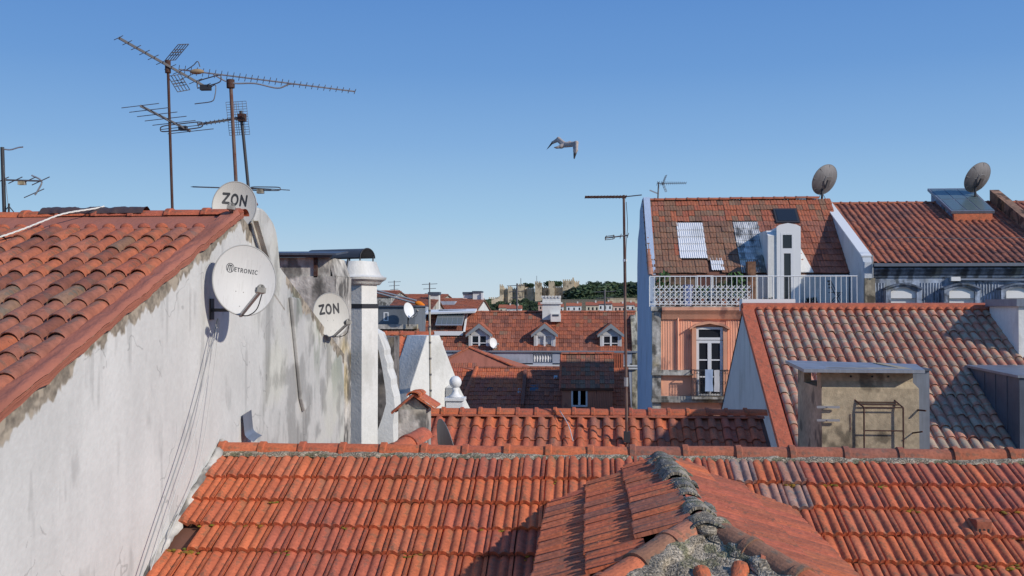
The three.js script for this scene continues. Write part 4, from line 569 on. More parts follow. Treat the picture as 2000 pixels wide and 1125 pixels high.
// ---------------------------------------------------------------- blue house on the right
{
  const h = thing('blue_house', 'blue house with red ribbed tile roof and arched windows with white shutters', 'house', [13, GROUND, -40]);
  const X0 = 9.26, X1 = 18.5, FZ = -35.5, EY = 1.5, m = 0.43, RZ = -41.55, RY = EY + m * 6.05;
  part(h, 'facade_wall', box(X0 + 0.3, X1, GROUND, 1.0, -36.0, FZ), M.blueWall);
  part(h, 'wall', prismZY([[-36.0, GROUND], [-36.0, EY - 0.1], [RZ, RY - 0.15], [-47.4, EY], [-47.4, GROUND]], X0 + 0.3, X1), M.white);
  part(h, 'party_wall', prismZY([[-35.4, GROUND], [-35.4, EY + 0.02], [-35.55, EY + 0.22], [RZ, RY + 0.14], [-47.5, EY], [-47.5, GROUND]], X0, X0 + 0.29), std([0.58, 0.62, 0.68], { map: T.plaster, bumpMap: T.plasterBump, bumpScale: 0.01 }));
  part(h, 'party_coping', slab([[X0 - 0.03, EY + 0.25, -35.5], [X0 + 0.32, EY + 0.25, -35.5], [X0 + 0.32, RY + 0.19, RZ], [X0 - 0.03, RY + 0.19, RZ]], 0.05), M.whitePaint);
  part(h, 'corner_post', box(X0 + 0.02, X0 + 0.36, GROUND, 0.98, -35.5, -35.28), std([0.52, 0.45, 0.33], { map: T.grime }));
  const deck = part(h, 'roof', join([slab([[X0 + 0.3, EY - 0.04, FZ + 0.1], [X1, EY - 0.04, FZ + 0.1], [X1, RY, RZ], [X0 + 0.3, RY, RZ]], 0.07), slab([[X1, EY - 0.04, -47.6], [X0 + 0.3, EY - 0.04, -47.6], [X0 + 0.3, RY, RZ], [X1, RY, RZ]], 0.07)]), M.deck);
  laySlope(deck, { O: [X0 + 0.34, RY + 0.03, RZ], A: [1, 0, 0], S: [0, -m, 1], width: X1 - X0 - 0.4, rows: 17, first: 0.44, exposed: 0.388, W: 0.235, geos: G.blue, seed: 71, cap: 300, own: (x, d, i, k) => k > 4 && x < 6.3, tone: mixTone(TONES.dark, TONES.red) });
  layRidge(deck, [X0 + 0.35, RY + 0.0, RZ], [14.0, RY + 0.0, RZ], 0.36, ridgeGeo(0.41, 0.12, 0.085, 0.02), TONES.red, 72);
  layRidge(deck, [15.3, RY + 0.0, RZ], [X1, RY + 0.0, RZ], 0.36, ridgeGeo(0.41, 0.12, 0.085, 0.02), TONES.red, 73);
  // cornice and gutter
  part(h, 'gutter', prismZY([[-35.42, EY - 0.02], [-35.2, EY - 0.02], [-35.18, EY - 0.13], [-35.42, EY - 0.16]], X0 + 0.3, X1), M.zincDark);
  part(h, 'cornice', join([prismZY([[-35.5, EY - 0.16], [-35.28, EY - 0.17], [-35.26, EY - 0.22], [-35.34, EY - 0.30], [-35.42, EY - 0.40], [-35.5, EY - 0.42]], X0 + 0.3, X1), box(X0 + 0.3, X1, 1.0, EY - 0.42, -36, -35.46)]), std([0.17, 0.23, 0.33], { map: T.grime }));
  part(h, 'pipe', bar([12.2, 0.93, -35.40], [X1, 0.90, -35.40], 0.045, 8), M.blueWall); part(h, 'pipe_joint', box(12.12, 12.42, 0.88, 1.02, -35.48, -35.32), M.whitePaint);
  // ribbed cladding and arched window bays
  for (const [a, b] of [[9.62, 10.0], [11.14, 11.9], [12.98, 13.72], [14.8, 15.5]]) ribEach(h, 'rib', a, b, -2.0, 0.82, -35.5, 0.095, 0.026, M.blueWall);
  for (const c of [10.52, 12.42, 14.26]) {
    const arc = (r, y) => Array.from({ length: 9 }, (_, i) => { const t = i / 8; return [c - r + 2 * r * t, y + Math.sin(Math.PI * t) * 0.17]; });
    const bay = part(h, 'window_bay', prismXY([[c - 0.58, -2.4], ...arc(0.58, 0.62), [c + 0.58, -2.4]], -35.9, -35.18, [[[c - 0.42, -2.2], ...arc(0.42, 0.52), [c + 0.42, -2.2]]]), M.blueWall);
    part(bay, 'arch_moulding', prismXY([...arc(0.62, 0.64), ...arc(0.60, 0.585).reverse()], -35.9, -35.10), std([0.20, 0.25, 0.34], { map: T.grime }));
    part(bay, 'shutter_box', box(c - 0.42, c + 0.42, 0.30, 0.55, -35.5, -35.26), M.whitePaint); part(bay, 'lunette', prismXY([[c - 0.42, 0.55], ...arc(0.42, 0.52), [c + 0.42, 0.55]], -35.5, -35.3), M.whitePaint);
    for (let k = 0; k < 14; k++) part(bay, 'shutter_slat', box(c - 0.40, c + 0.40, 0.24 - k * 0.06, 0.295 - k * 0.06, -35.42, -35.36), M.whitePaint);
    part(bay, 'shutter_guide', box(c - 0.425, c - 0.40, -1, 0.30, -35.5, -35.33), M.whitePaint); part(bay, 'shutter_guide', box(c + 0.40, c + 0.425, -1, 0.30, -35.5, -35.33), M.whitePaint);
  }
  // glazed roof light and brown parapet
  const onR = (x, d, o) => [x, EY + m * (d - 35.5) + o, -d];
  const rl = part(h, 'roof_light', slab([onR(13.55, 39.4, 0.42), onR(15.12, 39.4, 0.42), onR(15.25, 42.1, 0.42), onR(13.55, 42.1, 0.42)], 0.10), M.zinc);
  for (let i = 0; i < 3; i++) for (let k = 0; k < 2; k++) part(rl, 'pane', slab([onR(13.62 + i * 0.51, 39.5 + k * 1.27, 0.432), onR(14.08 + i * 0.51, 39.5 + k * 1.27, 0.432), onR(14.08 + i * 0.51, 40.7 + k * 1.27, 0.432), onR(13.62 + i * 0.51, 40.7 + k * 1.27, 0.432)], 0.01), new THREE.MeshPhysicalMaterial({ color: lin(0.10, 0.14, 0.15), roughness: 0.25 }));
  part(rl, 'curb', join([box(13.65, 15.05, EY + m * 3.85 - 0.1, EY + m * 3.95 + 0.30, -39.6, -39.45)]), TONES.orange.mats[5]); part(rl, 'curb', prismZY([[-39.6, EY + m * 4.1 - 0.1], [-39.6, EY + m * 4.1 + 0.30], [-42, EY + m * 6.5 + 0.30], [-42, EY + m * 6 - 0.3]], 13.65, 13.72), M.blueWall);
  part(h, 'parapet', prismZY([[-35.6, 0], [-35.6, EY + 0.5], [RZ, RY + 0.52], [RZ, 0]], 15.75, 16.1), std([0.45, 0.25, 0.16], { map: T.grime }));
  part(h, 'wall_cable', tube([[9.5, 1.95, -35.6], [9.6, 2.25, -35.4], [10.3, 2.33, -35.3], [12.5, 2.30, -35.3], [18, 2.38, -35.3]], 0.012, 60, 5), M.aluDark);
  part(h, 'conduit', bar([9.52, 0.98, -35.24], [9.52, 1.75, -35.24], 0.025), M.alu);
}
// ---------------------------------------------------------------- red roofs in the courtyard
{
  const h = thing('courtyard_house', 'dark red tiled courtyard house with a brown tiled dormer and hipped wing', 'house', [-2.5, GROUND, -52]);
  M.brownWall = std([0.55, 0.23, 0.15], { map: T.orangeWall });
  part(h, 'wall', box(-7.5, 2.1, GROUND, -5.35, -54.6, -49.3), M.brownWall);
  // main slope facing the camera
  const m = 0.62, RY = -3.1, RZ = -52, deck = part(h, 'roof', join([slab([[-6.2, RY - m * 3.4, -48.6], [2.0, RY - m * 3.4, -48.6], [2.0, RY, RZ], [-5.7, RY, RZ]], 0.1), slab([[2.0, RY - 1.5, -54.7], [-5.7, RY - 1.5, -54.7], [-5.7, RY, RZ], [2.0, RY, RZ]], 0.1)]), M.deck);
  laySlope(deck, { O: [-6.1, RY + 0.02, RZ], A: [1, 0, 0], S: [0, -m, 1], width: 8.0, rows: 11, first: 0.36, exposed: 0.34, W: 0.231, geos: G.flat, seed: 81, cap: 300, jitter: 2, keep: (x, d) => !(x > 4.75 && x < 7.1) && x > 0.3 - d * 0.1, own: (x, d, i, k) => k < 10, tone: (x, d, r) => x > 3.0 && x < 4.8 ? (r < 0.5 ? TONES.red : TONES.dark) : (r < 0.15 ? TONES.red : TONES.orange) });
  layRidge(deck, [-5.7, RY, RZ], [-1.4, RY + 0.03, RZ], 0.4, ridgeGeo(0.45, 0.11, 0.08, 0.01), TONES.dark, 82);
  layRidge(deck, [-5.7, RY + 0.02, RZ], [-6.27, RY - m * 3.4 + 0.03, -48.6], 0.4, ridgeGeo(0.45, 0.12, 0.09, 0.01), TONES.orange, 83, 'hip_tile');
  // hipped wing behind to the left
  const A = [-6.33, -2.14, -54.0], w = part(h, 'wing_roof', join([slab([[-7.7, -2.9, -52.9], [-5.64, -3.26, -52.15], [-3.25, -3.3, -52.3], A], 0.06), slab([A, [-3.25, -3.3, -52.3], [-3.0, -3.2, -54.8], [-6.3, -2.15, -54.8]], 0.06), slab([[-7.7, -2.9, -52.9], A, [-6.3, -2.15, -54.8], [-8.4, -2.95, -54.8]], 0.06)]), M.redPaint);
  layRidge(w, A, [-3.2, -3.28, -52.25], 0.4, ridgeGeo(0.45, 0.10, 0.075, 0.01), TONES.orange, 84, 'hip_tile'); layRidge(w, A, [-7.75, -2.89, -52.8], 0.4, ridgeGeo(0.45, 0.08, 0.05, 0.01), TONES.red, 85, 'hip_tile');
  const w2 = part(h, 'wing_roof', slab([[-8.0, -5.25, -49.7], [-6.04, -5.25, -49.7], [-5.76, -2.99, -52.7], [-7.75, -2.94, -52.85]], 0.08), M.deck);
  laySlope(w2, { O: [-7.87, -2.92, -52.8], A: [1, 0, 0], S: [0, -0.74, 1], width: 2.0, rows: 10, first: 0.36, exposed: 0.34, W: 0.231, geos: G.flat, seed: 86, jitter: 2, tone: mixTone(TONES.orange, TONES.red) });
  // tiled dormer with a white window
  const dz = -49, d = part(h, 'dormer', box(-1.28, 1.12, -5.6, -3.81, -51.8, dz), M.brownWall);
  const dr = part(h, 'dormer_roof', slab([[-1.37, -3.9, -48.85], [1.16, -3.9, -48.85], [1.14, -2.35, -50.85], [-1.32, -2.35, -50.85]], 0.10), M.deck);
  laySlope(dr, { O: [-1.33, -2.335, -50.85], A: [1, 0, 0], S: [0, -0.78, 1], width: 2.42, rows: 8, first: 0.36, exposed: 0.305, W: 0.231, geos: G.flat, seed: 87, jitter: 2, tone: mixTone(TONES.red, TONES.red, TONES.brown) });
  layRidge(dr, [-1.37, -2.31, -50.85], [1.16, -2.28, -50.85], 0.45, ridgeGeo(0.5, 0.12, 0.085, 0.012), TONES.red, 88); layRidge(dr, [-1.37, -2.31, -50.85], [-1.37, -3.88, -48.85], 0.4, ridgeGeo(0.45, 0.06, 0.05, 0.005), TONES.orange, 89, 'verge_tile');
  windowUnit(h, -0.84, -0.07, -4.74, -3.9, dz + 0.03, { cols: 2, rows: 1, f: 0.08 }); ribEach(d, 'rib', 0.02, 1.1, -5.5, -3.94, dz, 0.11, 0.022, M.brownWall);
  part(h, 'rib_wall', box(1.12, 1.77, -5.5, -2.34, -52.9, -52.7), TONES.red.mats[0]); ribEach(h, 'rib', 1.14, 1.72, -3.2, -2.4, -52.7, 0.11, 0.028, TONES.red.mats[0]);
  // roof lights, vents and the fire wall
  part(deck, 'fire_wall', prismZY([[-49.0, -4.9], [-49.0, -4.62], [-51.3, -3.13], [-51.6, -3.13], [-51.6, -3.5]], -3.26, -3.10), TONES.dark.mats[3]);
  const on = (x, t) => [x, RY - m * t + 0.07, RZ + t]; for (const [x, t, w_, l, mt] of [[-2.9, 1.3, 0.42, 0.45, M.zincDark], [-5.0, 1.5, 0.27, 0.17, M.iron], [-3.5, 1.55, 0.16, 0.34, M.alu], [-1.75, 0.62, 0.18, 0.23, M.alu]]) part(deck, 'roof_light', slab([on(x, t + l), on(x + w_, t + l), on(x + w_, t), on(x, t)], 0.12), mt);
  part(h, 'low_wall', box(-3.36, 2.6, GROUND, -4.82, -48.4, -48.1), M.mortarDark);
}
// ---------------------------------------------------------------- long grey-blue building with dormers
function farSlope(parent, O, A, S, width, rows, tone, seed, keep) { laySlope(parent, { O, A, S, width, rows, first: 0.36, exposed: 0.33, W: 0.22, geos: G.far, seed, own: () => false, jitter: 2, tone, ...(keep ? { keep } : {}) }); }
{
  const h = thing('dormer_house', 'long grey-blue house with a red tiled mansard and three gabled dormers', 'house', [-3.4, GROUND, -58]);
  M.slateWall = std([0.40, 0.44, 0.53], { map: T.plaster });
  const X0 = -9.3, X1 = 2.6, Z = -55;
  part(h, 'wall', box(X0 + 0.8, X1, GROUND, -3.30, -63, Z), M.slateWall); part(h, 'parapet', join([box(X0 + 0.8, -3.0, -3.0, -2.42, Z - 0.25, Z), box(-1.95, X1, -3.0, -2.42, Z - 0.25, Z)]), M.slateWall); part(h, 'parapet_base', box(-3.0, -1.95, -3.3, -2.98, Z - 0.25, Z), M.slateWall);
  part(h, 'coping', box(X0 + 0.75, X1, -2.42, -2.33, Z - 0.32, Z + 0.1), std([0.20, 0.225, 0.27])); part(h, 'string_course', join([box(X0 + 0.75, X1, -3.16, -3.08, Z - 0.2, Z + 0.1), box(X0 + 0.75, X1, -3.30, -3.22, Z - 0.2, Z + 0.16)]), std([0.60, 0.61, 0.62]));
  { const lg = new THREE.LatheGeometry([[0.03, 0], [0.05, 0.03], [0.03, 0.08], [0.065, 0.2], [0.03, 0.34], [0.045, 0.42], [0.05, 0.46]].map(q => new THREE.Vector2(...q)), 10); for (let k = 0; k < 7; k++) { const b = part(h, 'baluster', lg, M.whitePaint); b.position.add(V(-2.92 + k * 0.145, -2.94, Z - 0.1)); } }
  const RY = -0.28, RZ = -57.6, EY = -2.42, m = 0.82;
  const deck = part(h, 'roof', join([slab([[X0 + 0.2, EY, Z - 0.3], [X1, EY, Z - 0.3], [X1, RY, RZ], [X0 + 0.2, RY, RZ]], 0.1), slab([[X1, -2, -63], [X0 + 0.2, -2, -63], [X0 + 0.2, RY, RZ], [X1, RY, RZ]], 0.1)]), M.deck);
  farSlope(deck, [X0 + 0.2, RY + 0.02, RZ], [1, 0, 0], [0, -m, 1], X1 - X0 - 0.25, 10, (x, d, r) => r < 0.05 ? TONES.brown : r < 0.5 ? TONES.dark : TONES.red, 91);
  layRidge(deck, [X0 + 0.2, RY, RZ], [X1, RY + 0.02, RZ], 0.5, ridgeGeo(0.55, 0.12, 0.08, 0.012), TONES.red, 92);
  part(h, 'end_parapet', prismZY([[Z - 0.1, GROUND], [Z - 0.1, EY + 0.5], [RZ, RY + 0.3], [-60, RY], [-60, GROUND]], X0 - 0.15, X0 + 0.2), std([0.45, 0.46, 0.46], { map: T.plaster }));
  part(h, 'end_wall', prismZY([[Z + 0.02, GROUND], [Z + 0.02, -2.0], [-56.8, -0.6], [-58, -0.2], [-58, GROUND]], 2.3, 2.62), std([0.62, 0.58, 0.45], { map: T.grime }));
  [[-5.93, 0], [-2.38, 1], [1.18, 0]].forEach(([c, curtain]) => {
    const z = Z - 0.28, d = part(h, 'dormer', join([box(c - 0.58, c - 0.44, -2.40, -1.42, z - 1.6, z), box(c + 0.44, c + 0.58, -2.40, -1.42, z - 1.6, z), prismXY([[c - 0.58, -1.52], [c - 0.58, -1.42], [c, -1.0], [c + 0.58, -1.42], [c + 0.58, -1.52]], z - 1.6, z)]), std([0.62, 0.62, 0.63], { map: T.plaster }));
    part(d, 'gable_board', prismXY([[c - 0.72, -1.62], [c - 0.72, -1.48], [c, -0.88], [c + 0.72, -1.48], [c + 0.72, -1.62], [c + 0.55, -1.52], [c, -1.13], [c - 0.55, -1.52]], z, z + 0.16), std([0.25, 0.27, 0.29]));
    for (const s of [-1, 1]) part(d, 'dormer_roof', slab(s < 0 ? [[c - 0.74, -1.50, z + 0.1], [c, -0.87, z + 0.1], [c, -0.87, z - 2.4], [c - 0.74, -1.50, z - 1.6]] : [[c, -0.87, z + 0.1], [c + 0.74, -1.50, z + 0.1], [c + 0.74, -1.50, z - 1.6], [c, -0.87, z - 2.4]], -0.05), TONES.red.mats[1]);
    part(d, 'recess', box(c - 0.44, c + 0.44, -2.40, -1.5, z - 0.2, z - 0.15), curtain ? M.curtain : M.black);
    windowUnit(h, c - 0.44, c + 0.44, -2.38, -1.50, z - 0.02, { cols: 2, rows: curtain ? 1 : 2, f: 0.07, glass: curtain ? new THREE.MeshPhysicalMaterial({ color: lin(1, 1, 1), transmission: 1, roughness: 0.05, thickness: 0 }) : M.glass });
  });
  // glazed lean-to let into the slope
  const gz = t => RZ + (RY - t) / m, on = (x, y, o) => [x, y + o, gz(y) + o];
  const gl = part(h, 'glazed_lean_to', slab([on(-8.45, -1.30, 0.32), on(-6.95, -1.30, 0.32), on(-6.85, -0.45, 0.32), on(-8.40, -0.45, 0.32)], 0.06), M.alu);
  for (let i = 0; i < 5; i++) for (let k = 0; k < 2; k++) part(gl, 'pane', slab([on(-8.38 + i * 0.29, -1.24 + k * 0.40, 0.33), on(-8.13 + i * 0.29, -1.24 + k * 0.40, 0.33), on(-8.13 + i * 0.29, -0.90 + k * 0.40, 0.33), on(-8.38 + i * 0.29, -0.90 + k * 0.40, 0.33)], 0.012), new THREE.MeshPhysicalMaterial({ color: lin(0.13, 0.15, 0.15), roughness: 0.3 }));
  part(gl, 'sill', box(-8.5, -6.9, -1.55, -1.32, gz(-1.4) + 0.2, gz(-1.4) + 0.45), M.whitePaint); part(gl, 'side_frame', prismZY([[gz(-1.3) + 0.3, -1.35], [gz(-0.4) + 0.2, -0.35], [gz(-0.4) - 0.4, -0.4], [gz(-1.3), -1.4]], -6.9, -6.8), M.whitePaint);
  part(gl, 'roof_board', slab([[-9.1, -0.30, -56.5], [-6.3, -0.22, -56.5], [-6.3, -0.08, -57.5], [-9.1, -0.14, -57.5]], 0.10), M.whitePaint);
  const ch = part(h, 'chimney', box(-2.58, -1.6, -1.2, 0.52, -58.2, -57.0), M.white); part(ch, 'chimney_collar', box(-2.68, -1.5, 0.18, 0.28, -58.3, -56.9), M.white); for (let k = 0; k < 6; k++) part(ch, 'merlon', box(-2.64 + k * 0.19, -2.53 + k * 0.19, 0.52, 0.64, -58.25, -56.95), M.white); part(ch, 'chimney_foot', box(-2.1, -1.55, -0.8, -0.35, -57.0, -56.5), M.white); part(ch, 'grille', box(-2.0, -1.65, -0.5, -0.4, -56.5, -56.48), M.zincDark);
}
{
  const h = thing('small_roof_house', 'low house with pale orange barrel tiles between the white buttresses', 'house', [-5.3, GROUND, -27.5]);
  const deck = part(h, 'roof', slab([[-7.5, -2.25, -24], [-4.0, -2.25, -24], [-4.0, -0.78, -26.6], [-7.5, -0.78, -26.6]], 0.1), M.deck); part(h, 'wall', box(-7.4, -4.15, GROUND, -2.3, -29, -24.2), M.white); part(h, 'back_wall', box(-7.4, -4.15, -2.3, -0.95, -29, -26.6), M.white);
  laySlope(deck, { O: [-6.6, -0.74, -26.6], A: [1, 0, 0], S: [0, -0.565, 1], width: 2.5, rows: 7, first: 0.46, exposed: 0.375, W: 0.231, geos: G.lusa, seed: 95, tone: TONES.orange });
  layRidge(deck, [-6.6, -0.72, -26.6], [-4.1, -0.72, -26.6], 0.42, ridgeGeo(0.47, 0.12, 0.09, 0.015), TONES.orange, 96);
}
{
  const h = thing('grey_rooftop_house', 'dark grey rooftop storey above a brown tiled slope', 'house', [-8.2, GROUND, -41]);
  part(h, 'storey', box(-9.6, -6.9, -3, 0.02, -43, -40.3), M.greyWall); part(h, 'roof_slab', box(-9.7, -6.82, 0.02, 0.07, -43.1, -40.2), M.zincDark); part(h, 'gutter_board', rough(box(-9.8, -6.75, -0.86, -0.68, -40.25, -39.95), 0.0, 1), M.stainedPale);
  const deck = part(h, 'roof', slab([[-9.8, -2.2, -38.4], [-6.7, -2.2, -38.4], [-6.7, -0.86, -40.2], [-9.8, -0.86, -40.2]], 0.1), M.deck); farSlope(deck, [-9.8, -0.84, -40.2], [1, 0, 0], [0, -0.745, 1], 3.05, 6, TONES.brown, 97); part(h, 'wall', box(-9.8, -6.7, GROUND, -2.3, -43, -38.5), M.white);
  windowUnit(h, -8.15, -7.95, -0.55, -0.2, -40.28, { cols: 1, rows: 1, f: 0.04 });
}
// ---------------------------------------------------------------- castle hill and the town below it
const hillY = (x, z) => {                                                   // height of the hill, metres relative to the camera
  const side = Math.exp(-Math.pow((x - 30) / 185, 4)), rise = smooth(-740, -948, z) * (1 - 0.6 * smooth(-1020, -1250, z));
  return GROUND + 29 * side * rise + 1.5 * (fbm(x * 0.02 + 9, z * 0.02 + 40, 3) - 0.5);
};
structure('hill', (() => { const g = gridMesh(120, 70, (u, v) => { const x = -560 + u * 1300, z = -560 - v * 900; return [x, Math.max(GROUND + 0.02, hillY(x, z)), z]; }); const p = g.attributes.position, uv = g.attributes.uv; for (let i = 0; i < uv.count; i++) uv.setXY(i, p.getX(i) / 6, p.getZ(i) / 6); return g; })(), std([0.10, 0.115, 0.06], { map: T.mortar }));
{
  const R = rng(404), leafClump = (n, rx, ry, rz, s) => { const g = []; for (let i = 0; i < n; i++) { const a = R() * 6.283, c = R() * 2 - 1, q = Math.cbrt(R()) , k = Math.sqrt(1 - c * c); const t = new THREE.TetrahedronGeometry(s * (0.6 + R() * 0.9)); t.rotateX(R() * 6); t.rotateY(R() * 6); t.scale(1.3, 0.75, 1.3); t.translate(Math.cos(a) * k * rx * q, c * ry * q, Math.sin(a) * k * rz * q); g.push(t); } return join(g); };
  const leafM = [std([0.040, 0.075, 0.026]), std([0.052, 0.085, 0.030]), std([0.033, 0.062, 0.028])], bark = std([0.10, 0.075, 0.055]);
  // wooded slope below the castle
  const cl = leafClump(150, 3.4, 2.6, 3.4, 0.75), spots = [];
  for (let i = 0; i < 2600; i++) { const x = -150 + R() * 420, z = -800 - R() * 200; if (x > -92 && x < -4 && z < -905) continue; spots.push([x, z]); }
  for (let i = 0; i < 900; i++) { const x = -14 + R() * 100, z = -935 - R() * 70; spots.push([x, z, 1.5 + R() * 1.3]); }
  for (let i = 0; i < 160; i++) { const x = -60 + R() * 55, z = -985 - R() * 30; spots.push([x, z, 1.2 + R() * 0.6]); }
  const im = new THREE.InstancedMesh(cl, std([1, 1, 1]), spots.length), mt = new THREE.Matrix4();
  spots.forEach(([x, z, big], i) => { const s = (0.6 + R() * 0.7) * (big || 1); mt.compose(V(x, Math.max(GROUND, hillY(x, z)) + 1.2 * s, z), new THREE.Quaternion().setFromEuler(new THREE.Euler(0, R() * 6, 0)), V(s, s * (0.8 + R() * 0.5), s)); im.setMatrixAt(i, mt); const k = 0.7 + R() * 0.7, b = R() < 0.25 ? 1.3 : 1; im.setColorAt(i, lin(0.045 * k * b, 0.072 * k, 0.030 * k)); });
  im.name = 'hillside_wood'; im.userData = { kind: 'stuff', label: 'dense green wood covering the castle hill', category: 'wood' }; im.castShadow = true; scene.add(im);
  // umbrella pines that stand out against the sky
  const pine = (px, z, top, w, hgt, label, k) => { const x = px, gy = hillY(x, z), t = thing('pine_tree', label, 'tree', [x, gy, z], 'umbrella pines on the castle hill', true); const H = top - gy; part(t, 'trunk', bar([0, -1, 0], [0.3, H - hgt * 0.8, 0], 0.45, 7, 0.28), bark); for (let q = 0; q < 4; q++) { const a = q * 1.6 + k; part(t, 'limb', bar([0.2, H - hgt * 1.1, 0], [Math.cos(a) * w * 0.55, H - hgt * 0.6, Math.sin(a) * w * 0.55], 0.22, 5, 0.1), bark); } const crowns = []; for (let q = 0; q < 7; q++) { const a = q * 0.9 + k, rr = q ? w * 0.55 : 0; const c = leafClump(110, w * 0.52, hgt * 0.5, w * 0.52, 0.62); c.translate(Math.cos(a) * rr, H - hgt * (0.62 + 0.14 * ((q * 7 + k) % 3) / 2) , Math.sin(a) * rr); crowns.push(c); } part(t, 'crown', join(crowns), leafM[k % 3]); };
  [[-10, -960, 19, 5, 5], [-4, -948, 20.5, 6, 6], [5, -965, 25.5, 7.5, 6.5], [13, -950, 22, 6, 5.5], [20, -960, 25, 7, 6], [29, -955, 23.5, 7, 6], [38, -960, 25, 7.5, 6.5], [47, -955, 24, 7, 6],
   [-58, -985, 24, 6, 4.5], [-37, -985, 26, 7, 5], [-31, -990, 26, 6, 5]].forEach(([x, z, top, w, hg], k) => pine(x, z, top, w, hg, k < 8 ? 'umbrella pine in the row beside the castle keep' : 'pine crown rising behind the castle wall', k));
  // castle
  const c = thing('castle', 'tan stone castle with square towers and battlements on the hill', 'castle', [-45, hillY(-45, -950), -950]), st = std([0.78, 0.64, 0.45], { map: (() => { const t = T.conc.clone(); t.repeat.set(1 / 22, 1 / 22); t.needsUpdate = true; return t; })() });
  const mer = (p, x0, x1, y, z) => { for (let x = x0; x < x1 - 0.5; x += 1.9) part(p, 'merlon', box(x, x + 1.1, y, y + 1.3, z - 0.7, z), st); };
  const tower = (x0, x1, y1, z, dp = 9) => { const t = part(c, 'tower', box(x0, x1, -6, y1, z - dp, z), st); mer(t, x0, x1, y1, z); return t; }, wall = (x0, x1, y1, z) => { const w = part(c, 'curtain_wall', box(x0, x1, -6, y1, z - 3, z), st); mer(w, x0, x1, y1, z); return w; };
  tower(-83, -79.5, 20, -952); wall(-79.6, -66, 17, -955); tower(-75, -71, 18.8, -950, 5); tower(-66.5, -60, 20.5, -948); wall(-60, -50.5, 17.5, -953); tower(-49.5, -43.5, 22.6, -944); wall(-43.5, -37.2, 18, -953); tower(-37, -31.8, 23, -946); wall(-31.8, -24, 18.5, -953); tower(-24, -13.5, 24.4, -948, 12); tower(-15.5, -9.0, 23.2, -952, 8);
  part(c, 'outwork', slab([[-96, 3, -946], [-80, 3, -946], [-79, 12, -950], [-92, 6, -950]], 4), st); wall(-93, -84, 8, -950); part(c, 'flagpole', bar([-63, 20, -950], [-63, 27, -950], 0.25), M.aluDark); part(c, 'flagpole', bar([-48, 22, -946], [-48, 29, -946], 0.2), M.aluDark); part(c, 'turret', box(-15.2, -13.8, 24, 27.5, -953, -951), st);
  // pale retaining wall and houses on the lower slope
  const rw = thing('retaining_wall', 'long tan retaining wall below the pine trees', 'wall', [28, hillY(28, -800), -800]); part(rw, 'wall', box(14.5, 46, -12, 6.6, -803, -800), st); part(rw, 'coping', box(14, 46.5, 6.6, 7.1, -803.3, -799.6), st);
  const rw2 = thing('terrace_wall', 'low pale terrace wall running under the wooded hill', 'wall', [-2, hillY(-2, -790), -790]); part(rw2, 'wall', box(-22, 13, -12, 6.0, -792, -790), std([0.36, 0.32, 0.25], { map: T.grime }));
  const hs = [[-27, -640, 9, 1.4, 'pink'], [-19, -600, 8, 0.2, 'white'], [-9, -620, 9, 0.8, 'white'], [2, -560, 7, 1.0, 'cream'], [9.5, -600, 8, 1.6, 'white'], [17, -570, 7, 0.6, 'pale pink'], [23, -610, 8, 1.3, 'white'], [31, -600, 8, 0.4, 'cream'], [-50, -620, 9, -0.3, 'cream'], [-41, -560, 8, -0.8, 'white']];
  const wc = { white: [0.72, 0.72, 0.70], cream: [0.66, 0.58, 0.44], pink: [0.62, 0.40, 0.32], 'pale pink': [0.66, 0.50, 0.42] };
  hs.forEach(([x, z, w, ty, col], k) => { const gy = GROUND, t = thing('town_house', `small ${col} town house with red roof under the castle hill`, 'house', [x, gy, z], 'town houses under the castle hill'); part(t, 'wall', box(x - w / 2, x + w / 2, gy, ty, z - 8, z), std(wc[col])); const rf = part(t, 'roof', prismZY([[z + 0.5, ty], [z - 4, ty + 1.9], [z - 8.5, ty]], x - w / 2 - 0.3, x + w / 2 + 0.3), TONES.red.mats[k % 3]); part(rf, 'chimney', box(x + w * 0.2, x + w * 0.2 + 0.8, ty + 0.8, ty + 2.7, z - 4, z - 3), std([0.6, 0.58, 0.55])); for (let q = 0; q < 3; q++) part(t, 'window', box(x - w / 2 + 1 + q * (w - 2.6) / 2, x - w / 2 + 1.9 + q * (w - 2.6) / 2, ty - 2.6, ty - 1.0, z, z + 0.05), M.glass); });
}
